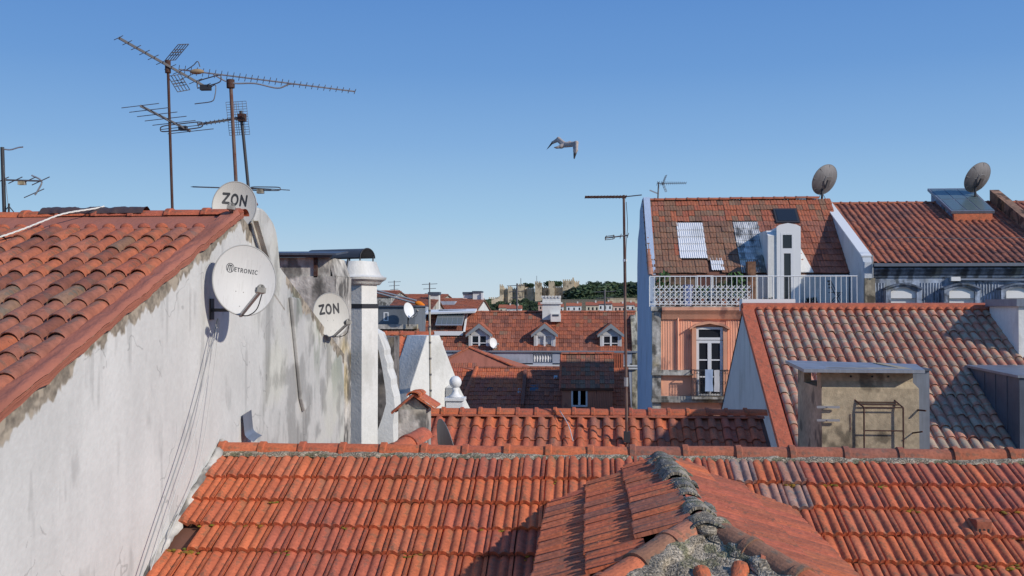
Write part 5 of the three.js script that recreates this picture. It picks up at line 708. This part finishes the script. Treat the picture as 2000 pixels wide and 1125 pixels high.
// ---------------------------------------------------------------- roofs beyond the moulded stack
{
  const simple = (name, label, x0, x1, z0, z1, ey, ry, wallM, seed, tone) => { const h = thing(name, label, 'house', [(x0 + x1) / 2, GROUND, (z0 + z1) / 2]), zm = (z0 + z1) / 2, m = (ry - ey) / (z1 - zm); part(h, 'wall', prismZY([[z1, GROUND], [z1, ey], [zm, ry - 0.1], [z0, ey], [z0, GROUND]], x0, x1), wallM); const d = part(h, 'roof', join([slab([[x0 - 0.1, ey, z1 + 0.1], [x1 + 0.1, ey, z1 + 0.1], [x1 + 0.1, ry, zm], [x0 - 0.1, ry, zm]], 0.1), slab([[x1 + 0.1, ey, z0], [x0 - 0.1, ey, z0], [x0 - 0.1, ry, zm], [x1 + 0.1, ry, zm]], 0.1)]), M.deck); farSlope(d, [x0 - 0.1, ry + 0.02, zm], [1, 0, 0], [0, -m, 1], x1 - x0 + 0.1, Math.floor(Math.hypot(z1 - zm, ry - ey) / 0.36), tone, seed); layRidge(d, [x0, ry, zm], [x1, ry, zm], 0.6, ridgeGeo(0.65, 0.13, 0.09, 0.01), TONES.red, seed + 1); return h; };
  simple('red_roof_house', 'red roofed house behind the white dish and grey storey', -13.3, -10.5, -75, -66, -0.4, 0.6, M.stainedPale, 201, TONES.dark);
  const b = simple('red_roof_house', 'long red roofed house below two white chimneys', -12.2, -8.15, -86, -72, -0.5, 0.62, M.white, 203, TONES.red);
  const c1 = part(b, 'chimney', box(-9.72, -9.0, 0.1, 1.0, -79.8, -78.9), M.white); part(c1, 'chimney_cap', box(-9.76, -8.97, 1.0, 1.18, -79.9, -78.8), M.zincDark); const c2 = part(b, 'chimney', box(-8.93, -8.28, 0.1, 1.12, -79.8, -78.6), M.white); part(c2, 'chimney_cap', box(-8.98, -8.24, 1.12, 1.25, -79.9, -78.5), M.zincDark);
  part(b, 'wall_strip', box(-8.26, -8.12, -0.8, 1.1, -79, -78.4), M.whitePaint); part(b, 'wall_dormer', box(-12.0, -10.0, 0.05, 0.45, -77.4, -76), M.slateWall);
  const e = simple('red_roof_house', 'far red roof with a row of small windows on the skyline', -19.3, -14.7, -112, -100, 0.72, 1.3, M.stainedPale, 205, TONES.red);
  for (let k = 0; k < 6; k++) part(e, 'window', box(-19 + k * 0.72, -18.6 + k * 0.72, 0.1, 0.5, -100, -99.95), M.glass);
  simple('red_roof_house', 'pale stuccoed house with low red roof next to the moulded stack', -18.6, -16.0, -90, -82, 0.9, 1.35, M.stainedPale, 207, TONES.dark);
  const g = thing('slim_chimney', 'slim white chimney with dark cap rising between the far roofs', 'chimney', [-10.7, -1, -70]); part(g, 'shaft', box(-11.0, -10.3, -6, 0.85, -70.6, -70), M.white); part(g, 'cap', box(-11.05, -10.25, 0.85, 1.05, -70.7, -69.9), M.zincDark);
  const bo = thing('lifting_boom', 'slanting grey pole with a bright orange end above the far roofs', 'pole', [-11.5, 0.3, -62]); part(bo, 'pole', bar([-13.2, 0.95, -62], [-10.6, 0.25, -62], 0.06), M.alu); part(bo, 'pole', bar([-13.0, 1.05, -62], [-10.5, 0.40, -62], 0.05), M.alu); part(bo, 'orange_end', rough(new THREE.SphereGeometry(0.22, 12, 8).scale(1.5, 0.7, 0.8).rotateZ(-0.3).translate(-10.3, 0.18, -62), 0.1, 4), std([0.75, 0.20, 0.01])); part(bo, 'foot', bar([-13.1, -3, -62.2], [-13.1, 1.0, -62.2], 0.08), M.aluDark);
}
// ---------------------------------------------------------------- satellite dishes
function canvasTex(w, h, draw) { const c = document.createElement('canvas'); c.width = w; c.height = h; draw(c.getContext('2d'), w, h); const t = new THREE.CanvasTexture(c); t.colorSpace = THREE.SRGBColorSpace; return t; }
function speckle(x, w, h, seed, base) { const R = rng(seed); x.fillStyle = base; x.fillRect(0, 0, w, h); for (let i = 0; i < 260; i++) { x.fillStyle = `rgba(${R() < 0.5 ? '110,104,96' : '235,233,228'},${0.03 + R() * 0.05})`; const a = R() * w, b = R() * h, s = 4 + R() * 34; x.fillRect(a, b, s * 0.25, s * 2); } for (let i = 0; i < 160; i++) { x.fillStyle = `rgba(90,82,70,${0.05 + R() * 0.12})`; x.fillRect(R() * w, R() * h, 1 + R() * 2, 1 + R() * 2); } }
function paintZon(x, w, h) {                                              // rounded letters, drawn as strokes
  speckle(x, w, h, 5, '#bdbab2'); x.strokeStyle = '#2c2d30'; x.lineWidth = w * 0.042; x.lineCap = 'round'; x.lineJoin = 'round'; x.save(); x.translate(w * 0.21, h * 0.26); x.scale(1, 1.3); const u = w * 0.19;
  x.beginPath(); x.moveTo(0, 0.06 * u); x.lineTo(0.72 * u, 0); x.lineTo(0.05 * u, 0.78 * u); x.lineTo(0.78 * u, 0.74 * u); x.stroke();
  x.beginPath(); x.ellipse(1.42 * u, 0.40 * u, 0.36 * u, 0.40 * u, 0, 0, 7); x.stroke();
  x.beginPath(); x.moveTo(2.15 * u, 0.80 * u); x.lineTo(2.17 * u, 0.02 * u); x.lineTo(2.80 * u, 0.78 * u); x.lineTo(2.82 * u, 0.0); x.stroke(); x.restore();
  x.fillStyle = '#55534e'; for (const [a, b] of [[0.42, 0.62], [0.58, 0.62], [0.45, 0.86], [0.57, 0.86]]) { x.beginPath(); x.arc(w * a, h * b, w * 0.008, 0, 7); x.fill(); }
}
function paintMetronic(x, w, h) {
  speckle(x, w, h, 9, '#c6c4c0'); x.strokeStyle = '#303236'; x.fillStyle = '#303236'; x.lineWidth = w * 0.010; x.beginPath(); x.arc(w * 0.27, h * 0.345, w * 0.062, 0, 7); x.stroke();
  x.lineWidth = w * 0.016; x.lineCap = 'round'; x.beginPath(); x.moveTo(w * 0.232, h * 0.38); x.lineTo(w * 0.240, h * 0.318); x.quadraticCurveTo(w * 0.262, h * 0.295, w * 0.268, h * 0.32); x.lineTo(w * 0.268, h * 0.38); x.moveTo(w * 0.268, h * 0.32); x.quadraticCurveTo(w * 0.29, h * 0.295, w * 0.298, h * 0.32); x.lineTo(w * 0.300, h * 0.385); x.stroke();
  x.font = `bold ${Math.round(w * 0.088)}px sans-serif`; x.textBaseline = 'alphabetic'; x.fillText('ETRONIC', w * 0.335, h * 0.385, w * 0.40);
  x.fillStyle = '#5a5852'; for (const [a, b] of [[0.40, 0.66], [0.52, 0.66], [0.47, 0.87], [0.60, 0.87]]) { x.beginPath(); x.arc(w * a, h * b, w * 0.007, 0, 7); x.fill(); }
}
const dishTex = { zon: canvasTex(512, 512, paintZon), met: canvasTex(512, 512, paintMetronic) };
// offset dish: local +z is where it looks, arm from the lower rim; a: half width, b: half height
function dish(name, label, pos, aim, roll, a, b, depth, frontMat, backMat, o = {}) {
  const t = thing(name, label, 'satellite dish', pos, null, true); const q = new THREE.Quaternion().setFromRotationMatrix(new THREE.Matrix4().lookAt(V(...aim), V(0, 0, 0), V(0, 1, 0))); t.quaternion.copy(q).multiply(new THREE.Quaternion().setFromAxisAngle(V(0, 0, 1), roll));
  const sh = off => { const g = gridMesh(40, 10, (u, v) => { const r = Math.max(0.0001, v), th = u * 6.2832; return [Math.cos(th) * a * r, Math.sin(th) * b * r, depth * (r * r - 1) + off]; }); const p = g.attributes.position, uv = g.attributes.uv; for (let i = 0; i < p.count; i++) uv.setXY(i, 0.5 + p.getX(i) / a * 0.5, 0.5 + p.getY(i) / b * 0.5); return g; };
  part(t, 'reflector', sh(0), frontMat); part(t, 'reflector_back', sh(-0.008), backMat);
  part(t, 'rim', (() => { const pts = Array.from({ length: 49 }, (_, i) => [Math.cos(i / 48 * 6.2832) * a, Math.sin(i / 48 * 6.2832) * b, -0.004]); return tube(pts, Math.max(0.007, a * 0.018), 96, 6); })(), backMat);
  if (!o.noArm) { const L = o.arm || b * 1.4; const arm = part(t, 'feed_arm', beam([0, -b * 1.0, -0.03], [0, -b * 0.55, L], 0.03, 0.03), o.armMat || M.alu); part(arm, 'feed_horn', join([new THREE.CylinderGeometry(0.04, 0.032, 0.10, 14).rotateX(1.4).translate(0, -b * 0.48, L * 0.97), box(-0.045, 0.045, -b * 0.59, -b * 0.45, L * 0.98, L * 1.1)]), M.stained); part(arm, 'feed_cable', tube([[0.02, -b * 0.59, L * 1.03], [0.03, -b * 0.95, L * 0.75], [0.02, -b * 1.05, L * 0.3], [0, -b * 1.0, 0]], 0.006, 24, 5), M.iron); }
  part(t, 'back_bracket', join([box(-0.07, 0.07, -b * 0.45, b * 0.1, -depth - 0.07, -depth - 0.005)]), M.aluDark);
  return t;
}
const dishBack = std([0.52, 0.51, 0.48], { map: T.metal, roughness: 0.6 }), rustBack = std([0.26, 0.22, 0.20], { map: T.grime, roughness: 0.6, metalness: 0.2 });
const zonMat = std([1, 1, 1], { map: dishTex.zon, roughness: 0.55 }), metMat = std([1, 1, 1], { map: dishTex.met, roughness: 0.55 });
{
  const d1 = dish('satellite_dish', 'large pale dish on the gable wall with a circled letter and dark lettering', [-3.56, 0.28, -10.39], [0.60, 0.14, 0.79], -0.14, 0.335, 0.372, 0.06, metMat, dishBack);
  const b1 = thing('dish_bracket', 'dark steel bracket holding the largest dish to the gable wall', 'bracket', [-3.92, -0.03, -10.45]); part(b1, 'wall_plate', box(-3.938, -3.925, -0.13, 0.09, -10.50, -10.40), M.iron); part(b1, 'arm', beam([-3.93, -0.03, -10.45], [-3.62, -0.03, -10.45], 0.04, 0.035), M.iron); part(b1, 'post', bar([-3.62, -0.08, -10.45], [-3.62, 0.25, -10.45], 0.022), M.aluDark);
  dish('satellite_dish', 'weathered dish with bold dark letters at the gable peak', [-4.11, 1.18, -11.62], [0.30, 0.14, 0.95], -0.12, 0.248, 0.29, 0.05, zonMat, dishBack, { arm: 0.5 });
  const m1 = thing('dish_pole', 'short post carrying the lettered dish at the gable peak', 'pole', [-4.12, 0.9, -11.75]); part(m1, 'post', bar([-4.12, 0.85, -11.75], [-4.12, 1.2, -11.75], 0.022), M.aluDark);
  dish('satellite_dish', 'smaller lettered dish in front of the stained chimney block', [-3.85, -0.115, -15.12], [0.66, 0.12, 0.74], 0.08, 0.30, 0.33, 0.05, zonMat, dishBack, { arm: 0.46 });
  const b2 = thing('dish_bracket', 'steel bracket joining the smaller lettered dish to the wall top', 'bracket', [-3.98, -0.48, -15.2]); part(b2, 'arm', beam([-3.98, -0.48, -15.2], [-3.88, -0.22, -15.2], 0.04, 0.04), M.aluDark);
  dish('satellite_dish', 'dish with a dark grey back standing low beside the small tile-capped chimney', [-1.70, -1.74, -12.3], [0.93, 0.22, -0.42], 0, 0.34, 0.40, 0.07, dishBack, std([0.22, 0.215, 0.21], { map: T.metal, roughness: 0.5 }), { arm: 0.4 });
  const m2 = thing('dish_pole', 'steel post under the dark backed dish beside the small tile-capped chimney', 'pole', [-1.82, -2.3, -12.3]); part(m2, 'post', bar([-1.80, -2.35, -12.25], [-1.80, -1.75, -12.25], 0.025), M.aluDark);
  const mesh = std([0.30, 0.285, 0.285], { map: T.metal, roughness: 0.7, metalness: 0.3 });
  [[9.25, 5.02, -41, [-0.50, 0.42, -0.76], 9.14, 4.1, 'large rusty dish on the party wall between terrace and blue house'], [15.08, 5.05, -41, [-0.42, 0.48, -0.77], 15.0, 4.0, 'large rusty dish beside the roof light of the blue house']].forEach(([x, y, z, aim, px, py, l], i) => {
    const t = dish('rooftop_dish', l, [x, y, z], aim, 0, 0.62, 0.62, 0.2, mesh, mesh, { noArm: true }); part(t, 'hub', new THREE.TorusGeometry(0.2, 0.02, 6, 24).translate(0, 0, -0.20), mesh); part(t, 'hub_plate', new THREE.CylinderGeometry(0.19, 0.19, 0.03, 20).rotateX(1.571).translate(0, 0, -0.21), mesh); for (let k = 0; k < 8; k++) { const a = k * 0.785; part(t, 'spoke', bar([Math.cos(a) * 0.2, Math.sin(a) * 0.2, -0.195], [Math.cos(a) * 0.6, Math.sin(a) * 0.6, -0.03], 0.012, 5), mesh); }
    for (let k = 0; k < 3; k++) { const a = k * 2.094 + 0.5; part(t, 'feed_strut', bar([Math.cos(a) * 0.6, Math.sin(a) * 0.6, 0], [0, 0, 0.45], 0.008, 5), M.iron); }
    const p = thing('dish_mast', i ? 'short mast carrying the dish by the roof light' : 'short mast carrying the dish on the party wall', 'pole', [px, py, z]); part(p, 'post', bar([px, py - 0.2, z - 0.02], [x - 0.08, y - 0.12, z + 0.02], 0.05, 8, 0.04), M.iron); for (const s of [-1, 1]) part(p, 'stay', bar([px + s * 0.22, py - 0.05, z + 0.1], [px, py + 0.45, z], 0.012, 5), M.iron);
  });
  dish('satellite_dish', 'small white dish on the grey rooftop storey', [-7.02, -0.12, -39.7], [0.75, 0.3, 0.6], 0, 0.25, 0.32, 0.05, std([0.75, 0.75, 0.74], { roughness: 0.5 }), dishBack); const m3 = thing('dish_pole', 'thin post under the small white dish on the grey storey', 'pole', [-7.05, -0.7, -39.8]); part(m3, 'post', bar([-7.08, -0.75, -39.85], [-7.08, -0.1, -39.85], 0.03), M.iron);
  dish('satellite_dish', 'small white dish beside a dormer of the long grey-blue house', [-5.12, -1.93, -54.9], [0.6, 0.25, 0.75], 0, 0.24, 0.3, 0.05, std([0.72, 0.72, 0.71], { roughness: 0.5 }), dishBack); const m4 = thing('dish_pole', 'post holding the small white dish beside a dormer', 'pole', [-5.2, -2.3, -55]); part(m4, 'post', bar([-5.2, -2.35, -55.02], [-5.2, -1.9, -55.02], 0.03), M.iron);
}
// ---------------------------------------------------------------- aerials
function yagi(parent, name, from, to, el, n, l0, l1, rB, rE, mat, o = {}) {   // boom from..to, n rods along unit vector el, lengths l0 -> l1
  const boom = part(parent, name, o.square ? beam(from, to, rB * 2, rB * 2) : bar(from, to, rB), o.boomMat || mat), f = V(...from), t = V(...to), e = V(...el).normalize();
  for (let i = 0; i < n; i++) { const p = f.clone().lerp(t, n > 1 ? i / (n - 1) : 0), L = mix(l0, l1, i / Math.max(1, n - 1)) / 2; const a = p.clone().addScaledVector(e, -L), b = p.clone().addScaledVector(e, L); part(boom, 'rod', bar([a.x, a.y, a.z], [b.x, b.y, b.z], rE, 5), mat); }
  return boom;
}
const loop = (c, u, v, hw, hh) => { const C = V(...c), U = V(...u).normalize(), W = V(...v).normalize(), pts = []; for (let i = 0; i <= 24; i++) { const t = i / 24 * 6.2832, x = Math.cos(t), y = Math.sin(t), p = C.clone().addScaledVector(U, Math.sign(x) * Math.pow(Math.abs(x), 0.35) * hw).addScaledVector(W, Math.sign(y) * Math.pow(Math.abs(y), 0.5) * hh); pts.push([p.x, p.y, p.z]); } return tube(pts, 0.007, 60, 5); };
function grille(parent, c, u, v, hw, hh, nu, nv, r, mat) { const C = V(...c), U = V(...u).normalize(), W = V(...v).normalize(), gr = part(parent, 'reflector_grille', bar([...C.clone().addScaledVector(W, -hh)], [...C.clone().addScaledVector(W, hh)], r * 1.4, 5), mat); for (let i = 0; i <= nu; i++) { const k = (i / nu * 2 - 1) * hw; part(gr, 'wire', bar([...C.clone().addScaledVector(U, k).addScaledVector(W, -hh)], [...C.clone().addScaledVector(U, k).addScaledVector(W, hh)], r, 4), mat); } for (let i = 0; i <= nv; i++) { const k = (i / nv * 2 - 1) * hh; part(gr, 'wire', bar([...C.clone().addScaledVector(W, k).addScaledVector(U, -hw)], [...C.clone().addScaledVector(W, k).addScaledVector(U, hw)], r, 4), mat); } }
{
  const A = thing('tv_aerial', 'rusty mast on the ridge with two crossed aerials, the upper one tilted', 'antenna', [-4.74, 1.15, -11.34]);
  part(A, 'mast', bar([-4.735, 1.1, -11.34], [-4.80, 2.79, -11.34], 0.0155, 10), M.rustDark); part(A, 'collar', bar([-4.797, 2.68, -11.34], [-4.801, 2.82, -11.34], 0.035, 8), M.rustDark);
  const b1 = yagi(A, 'upper_boom', [-5.27, 3.03, -11.1], [-4.42, 2.55, -11.46], [0.93, 0.15, 0.55], 11, 0.17, 0.24, 0.013, 0.004, M.aluDark, { square: true });
  grille(A, [-4.72, 2.93, -11.40], [0.72, 0.62, 0.3], [0.22, 0.25, -0.9], 0.13, 0.10, 3, 4, 0.005, M.aluDark); grille(A, [-4.70, 2.58, -11.42], [0.55, -0.75, 0.3], [0.35, 0.3, -0.85], 0.13, 0.10, 3, 4, 0.005, M.aluDark);
  part(b1, 'dipole', loop([-4.36, 2.60, -11.46], [0.95, 0.15, 0.3], [0.1, 0.9, 0.2], 0.17, 0.045), M.aluDark); part(b1, 'junction_box', box(-4.46, -4.34, 2.50, 2.56, -11.49, -11.43), M.iron); part(b1, 'back_rod', tube([[-4.52, 2.34, -11.44], [-4.30, 2.36, -11.4], [-4.28, 2.38, -11.4], [-4.27, 2.55, -11.42], [-4.35, 2.53, -11.46]], 0.006, 30, 5), M.aluDark);
  const b2 = yagi(A, 'lower_boom', [-5.06, 2.28, -11.2], [-4.56, 2.02, -11.42], [0.98, 0.05, 0.2], 7, 0.49, 0.60, 0.013, 0.0045, M.aluDark, { square: true });
  part(b2, 'dipole', loop([-4.66, 2.07, -11.40], [0.98, 0.05, 0.2], [0.05, 0.9, 0.1], 0.28, 0.035), M.aluDark); part(b2, 'junction_box', box(-4.69, -4.60, 2.03, 2.08, -11.44, -11.38), M.iron);
  const B = thing('tv_aerial', 'brown mast with a very long thin aerial on a bent support tube', 'antenna', [-4.22, 1.0, -12.0]);
  part(B, 'mast', bar([-4.20, 0.95, -12.02], [-4.30, 2.71, -12], 0.021, 10), M.rust); part(B, 'clamp', bar([-4.298, 2.64, -12], [-4.302, 2.74, -12], 0.048, 10), M.rustDark);
  const b3 = yagi(B, 'long_boom', [-4.92, 2.865, -11.95], [-2.79, 2.585, -12.05], [0.42, 0.42, 0.8], 30, 0.17, 0.10, 0.010, 0.004, M.aluDark, { boomMat: M.alu });
  part(b3, 'support_tube', tube([[-4.50, 2.80, -11.97], [-4.30, 2.70, -11.98], [-4.0, 2.69, -12], [-3.71, 2.635, -12.02], [-3.58, 2.68, -12.02], [-3.4, 2.665, -12.03]], 0.010, 40, 6), M.alu); part(b3, 'feed_box', rough(new THREE.SphereGeometry(0.04, 12, 8).scale(2.2, 0.8, 0.9).translate(-4.69, 2.83, -11.93), 0.01, 9), std([0.34, 0.24, 0.14])); part(b3, 'dipole', tube([[-4.82, 2.85, -11.93], [-4.72, 2.90, -11.9], [-4.66, 2.94, -11.88], [-4.64, 2.88, -11.9]], 0.006, 20, 5), M.aluDark);
  const C = thing('tv_aerial', 'leaning dark mast with a square wire grille and short aerial', 'antenna', [-4.18, 1.0, -12.4]);
  part(C, 'mast', bar([-4.17, 1.1, -12.4], [-4.31, 2.44, -12.4], 0.02, 8), M.iron); const b4 = yagi(C, 'boom', [-4.26, 2.36, -12.4], [-4.80, 2.25, -12.25], [0.2, 0.3, 0.9], 12, 0.10, 0.10, 0.013, 0.005, M.aluDark, { square: true });
  grille(C, [-4.37, 2.36, -12.46], [1, 0.02, 0.1], [-0.12, 1, 0], 0.135, 0.21, 5, 13, 0.0028, M.aluDark); part(C, 'clamp', box(-4.34, -4.25, 2.31, 2.40, -12.44, -12.36), M.rustDark);
  const b5 = yagi(C, 'low_boom', [-4.92, 1.50, -12.4], [-3.92, 1.46, -12.4], [1, 0, 0.1], 2, 0.05, 0.05, 0.008, 0.004, M.aluDark); part(b5, 'dipole', loop([-4.0, 1.47, -12.42], [1, -0.02, 0], [0, 1, 0], 0.19, 0.022), M.aluDark); part(b5, 'rod', bar([-4.3, 1.485, -12.38], [-3.68, 1.445, -12.38], 0.006, 5), M.aluDark); part(b5, 'junction_box', box(-4.10, -4.02, 1.41, 1.47, -12.44, -12.38), M.stained);
  const D = thing('tv_aerial', 'mast at the far end of the barrel-tile ridge with a short rod aerial', 'antenna', [-6.78, 1.1, -11.4]);
  part(D, 'mast', bar([-6.765, 1.05, -11.4], [-6.80, 1.86, -11.4], 0.022, 8), M.iron); part(D, 'top_arm', tube([[-6.80, 1.84, -11.4], [-6.70, 1.83, -11.4], [-6.60, 1.855, -11.4], [-6.55, 1.86, -11.4]], 0.009, 20, 5), M.alu);
  const b6 = yagi(D, 'boom', [-6.79, 1.48, -11.4], [-6.32, 1.46, -11.38], [0.9, 0.32, 0.2], 4, 0.18, 0.26, 0.010, 0.006, M.aluDark); part(b6, 'bent_arm', tube([[-6.44, 1.53, -11.4], [-6.32, 1.46, -11.4], [-6.36, 1.36, -11.4], [-6.40, 1.30, -11.4]], 0.010, 20, 5), M.alu); part(b6, 'rod', bar([-6.53, 1.27, -11.4], [-6.29, 1.37, -11.4], 0.006, 5), M.aluDark); part(b6, 'junction_box', box(-6.60, -6.52, 1.42, 1.46, -11.43, -11.38), M.stained); part(D, 'stay_wire', bar([-6.80, 1.8, -11.4], [-6.69, 1.12, -11.36], 0.003, 4), M.aluDark); part(D, 'stay_foot', join([bar([-6.69, 1.1, -11.36], [-6.69, 1.2, -11.36], 0.012), bar([-6.75, 1.1, -11.36], [-6.69, 1.17, -11.36], 0.006), bar([-6.63, 1.1, -11.36], [-6.69, 1.17, -11.36], 0.006)]), M.iron);
  const E = thing('tv_aerial', 'tall rusty mast on the low roof with two short side aerials', 'antenna', [0.64, -2.3, -17.6]);
  part(E, 'mast', bar([0.645, -2.45, -17.6], [0.60, 1.92, -17.6], 0.027, 10, 0.022), M.rust); part(E, 'base_clamp', box(0.59, 0.70, -2.30, -2.12, -17.66, -17.54), M.iron); part(E, 'tape', bar([0.617, 0.78, -17.6], [0.616, 0.82, -17.6], 0.034, 8), M.whitePaint); part(E, 'mast_sleeve', bar([0.634, -1.35, -17.6], [0.634, -1.2, -17.6], 0.036, 8), M.alu);
  const b7 = yagi(E, 'top_boom', [-0.06, 1.88, -17.5], [0.64, 1.89, -17.6], [0.1, 0.25, 1], 14, 0.12, 0.16, 0.02, 0.006, M.rustDark, { square: true }); part(b7, 'rod', bar([0.60, 1.89, -17.6], [0.90, 1.91, -17.5], 0.01, 5), M.aluDark);
  const b8 = yagi(E, 'lower_boom', [0.29, 1.18, -17.5], [0.67, 1.23, -17.6], [0.1, 0.4, 1], 4, 0.18, 0.18, 0.012, 0.006, M.aluDark); part(b8, 'dipole', loop([0.36, 1.185, -17.5], [1, 0.12, 0], [0, 1, 0.2], 0.08, 0.03), M.aluDark); part(E, 'lead', tube([[0.64, 1.80, -17.57], [0.66, 1.4, -17.55], [0.635, 1.0, -17.56], [0.64, 0.2, -17.56]], 0.005, 30, 4), M.iron);
  const F = thing('tv_aerial', 'small aerial on the terrace house ridge', 'antenna', [2.75, 4.2, -41]); part(F, 'mast', bar([2.74, 4.15, -41], [2.78, 4.98, -41], 0.03, 8), M.aluDark); const b9 = yagi(F, 'boom', [2.72, 4.93, -41], [3.85, 4.92, -40.9], [0.1, 0.5, 0.85], 16, 0.28, 0.16, 0.014, 0.008, M.aluDark); grille(F, [3.0, 5.06, -41], [0.35, 0.9, 0], [0.2, 0, 1], 0.2, 0.14, 4, 3, 0.006, M.aluDark); grille(F, [3.0, 4.78, -41], [0.35, -0.9, 0], [0.2, 0, 1], 0.2, 0.14, 4, 3, 0.006, M.aluDark); part(F, 'side_arm', beam([2.42, 4.66, -41], [2.75, 4.52, -41], 0.03, 0.05), M.alu);
  const Gm = thing('thin_mast', 'thin jointed pale mast standing in front of the white parapet', 'pole', [-3.25, -3, -21]); part(Gm, 'pole', bar([-3.245, -3.2, -21], [-3.29, 0.25, -21], 0.022, 8), std([0.42, 0.38, 0.30], { roughness: 0.6 })); for (let k = 0; k < 8; k++) part(Gm, 'joint', bar([-3.25 - k * 0.005, -2.4 + k * 0.33, -21], [-3.25 - k * 0.005, -2.36 + k * 0.33, -21], 0.028, 8), M.aluDark);
  const far = (x, y0, y1, z, l) => { const t = thing('skyline_aerial', l, 'antenna', [x, y0, z], 'thin aerials on the far skyline'); part(t, 'mast', bar([x, y0 - 1, z], [x, y1, z], 0.05, 5), M.aluDark); for (const k of [0, 0.35, 0.7]) part(t, 'rod', bar([x - 0.6 + k * 0.3, y1 - 0.15 - k, z], [x + 0.6 - k * 0.3, y1 - 0.1 - k, z], 0.02, 4), M.aluDark); };
  far(-18.2, 1.2, 2.5, -95, 'thin aerial above the pale stuccoed house'); far(-12.2, 0.8, 1.9, -78, 'thin aerial above the slim white chimney'); far(-4.2, 0.2, 1.4, -60, 'short aerial next to the crenellated white chimney'); far(0.9, -0.3, 1.0, -58, 'short aerial on the ridge of the long dormer house');
  single('roof_cable', 'thin pale cable hanging across the low tiled roof', 'cable', tube([[-0.52, -1.84, -18.3], [-0.36, -2.05, -17.9], [-0.27, -2.28, -17.5]], 0.008, 20, 4), M.cable);
}
// ---------------------------------------------------------------- gull
{
  const c = V(-0.74, 4.72, -30), px = 0.0150;                                 // metres for a pixel-sized step at that distance
  const J = (x, y, z) => V((x - 1100) * px, (287 - y) * px, z), bones = [
    [J(1086, 290, 0.02), 0.022, J(1096, 287, 0), 0.062, 1], [J(1096, 287, 0), 0.062, J(1107, 283, 0), 0.066, 1], [J(1107, 283, 0), 0.066, J(1113, 279.5, 0), 0.04, 1], [J(1113, 279.5, 0), 0.038, J(1117, 279.5, 0), 0.012, 1], [J(1082, 289, 0.02), 0.012, J(1089, 289, 0.01), 0.03, 0.6],
    [J(1104, 283, -0.05), 0.06, J(1090, 268.5, -0.30), 0.052, 0.4], [J(1090, 268.5, -0.30), 0.048, J(1078, 273, -0.55), 0.032, 0.4], [J(1078, 273, -0.55), 0.032, J(1065, 285, -0.8), 0.008, 0.4],
    [J(1106, 284, 0.05), 0.055, J(1126, 283, 0.25), 0.055, 0.5], [J(1126, 283, 0.25), 0.055, J(1126, 298, 0.36), 0.042, 0.5], [J(1126, 298, 0.36), 0.042, J(1122, 316, 0.45), 0.010, 0.5],
    [J(1104, 287, 0.05), 0.045, J(1121, 287.5, 0.22), 0.042, 0.5], [J(1121, 287.5, 0.22), 0.04, J(1122, 300, 0.34), 0.032, 0.5], [J(1122, 300, 0.34), 0.032, J(1121, 315, 0.44), 0.01, 0.5], [J(1100, 285, -0.05), 0.045, J(1089, 273, -0.27), 0.04, 0.4], [J(1089, 273, -0.27), 0.036, J(1078, 275, -0.54), 0.022, 0.4]];
  const res = 110, half = 0.92, mc = new MarchingCubes(res, new THREE.MeshStandardMaterial(), false, false, 60000); mc.isolation = 0; const p = V(), ab = V(), ap = V();
  for (let k = 0; k < res; k++) for (let j = 0; j < res; j++) for (let i = 0; i < res; i++) {
    p.set((i - res / 2) / (res / 2) * half, (j - res / 2) / (res / 2) * half, (k - res / 2) / (res / 2) * half); let d = 9;
    for (const [a, ra, b, rb] of bones) { ab.subVectors(b, a); ap.subVectors(p, a); const t = clamp(ap.dot(ab) / ab.lengthSq(), 0, 1), e = ap.addScaledVector(ab, -t).length() - mix(ra, rb, t), h = clamp(0.5 + 0.5 * (d - e) / 0.03, 0, 1); d = mix(d, e, h) - 0.03 * h * (1 - h); }
    mc.field[k * res * res + j * res + i] = -d;
  }
  mc.update(); const n = mc.count, g = new THREE.BufferGeometry(), pos = new Float32Array(n * 3), nor = new Float32Array(n * 3), col = new Float32Array(n * 3);
  for (let i = 0; i < n; i++) { for (let q = 0; q < 3; q++) { pos[i * 3 + q] = mc.positionArray[i * 3 + q] * half; nor[i * 3 + q] = mc.normalArray[i * 3 + q]; } const x = pos[i * 3] / px + 1100, y = 287 - pos[i * 3 + 1] / px; const tip = Math.max(smooth(1080, 1074, x), x > 1116 ? smooth(300, 307, y) : 0), tail = smooth(1091, 1087, x) * smooth(284, 286, y) * 0.5, r = 0.34 + 0.12 * fbm(x * 0.3, y * 0.3, 3); const k = Math.max(tip, tail); col[i * 3] = mix(r, 0.03, k); col[i * 3 + 1] = mix(r * 0.86, 0.03, k); col[i * 3 + 2] = mix(r * 0.78, 0.032, k); }
  g.setAttribute('position', new THREE.BufferAttribute(pos, 3)); g.setAttribute('normal', new THREE.BufferAttribute(nor, 3)); g.setAttribute('color', new THREE.BufferAttribute(col, 3));
  const t = thing('gull', 'brown grey gull in flight with one wing bent down', 'bird', [c.x, c.y, c.z], null, true); part(t, 'body', g, new THREE.MeshStandardMaterial({ vertexColors: true, roughness: 0.9 })); part(t, 'bill', new THREE.ConeGeometry(0.016, 0.08, 8).rotateZ(-1.45).translate(0.285, 0.108, 0), std([0.30, 0.22, 0.08])); part(t, 'eye', new THREE.SphereGeometry(0.008, 8, 6).translate(0.222, 0.125, 0.03), M.black);
}
renderer.render(scene, camera);
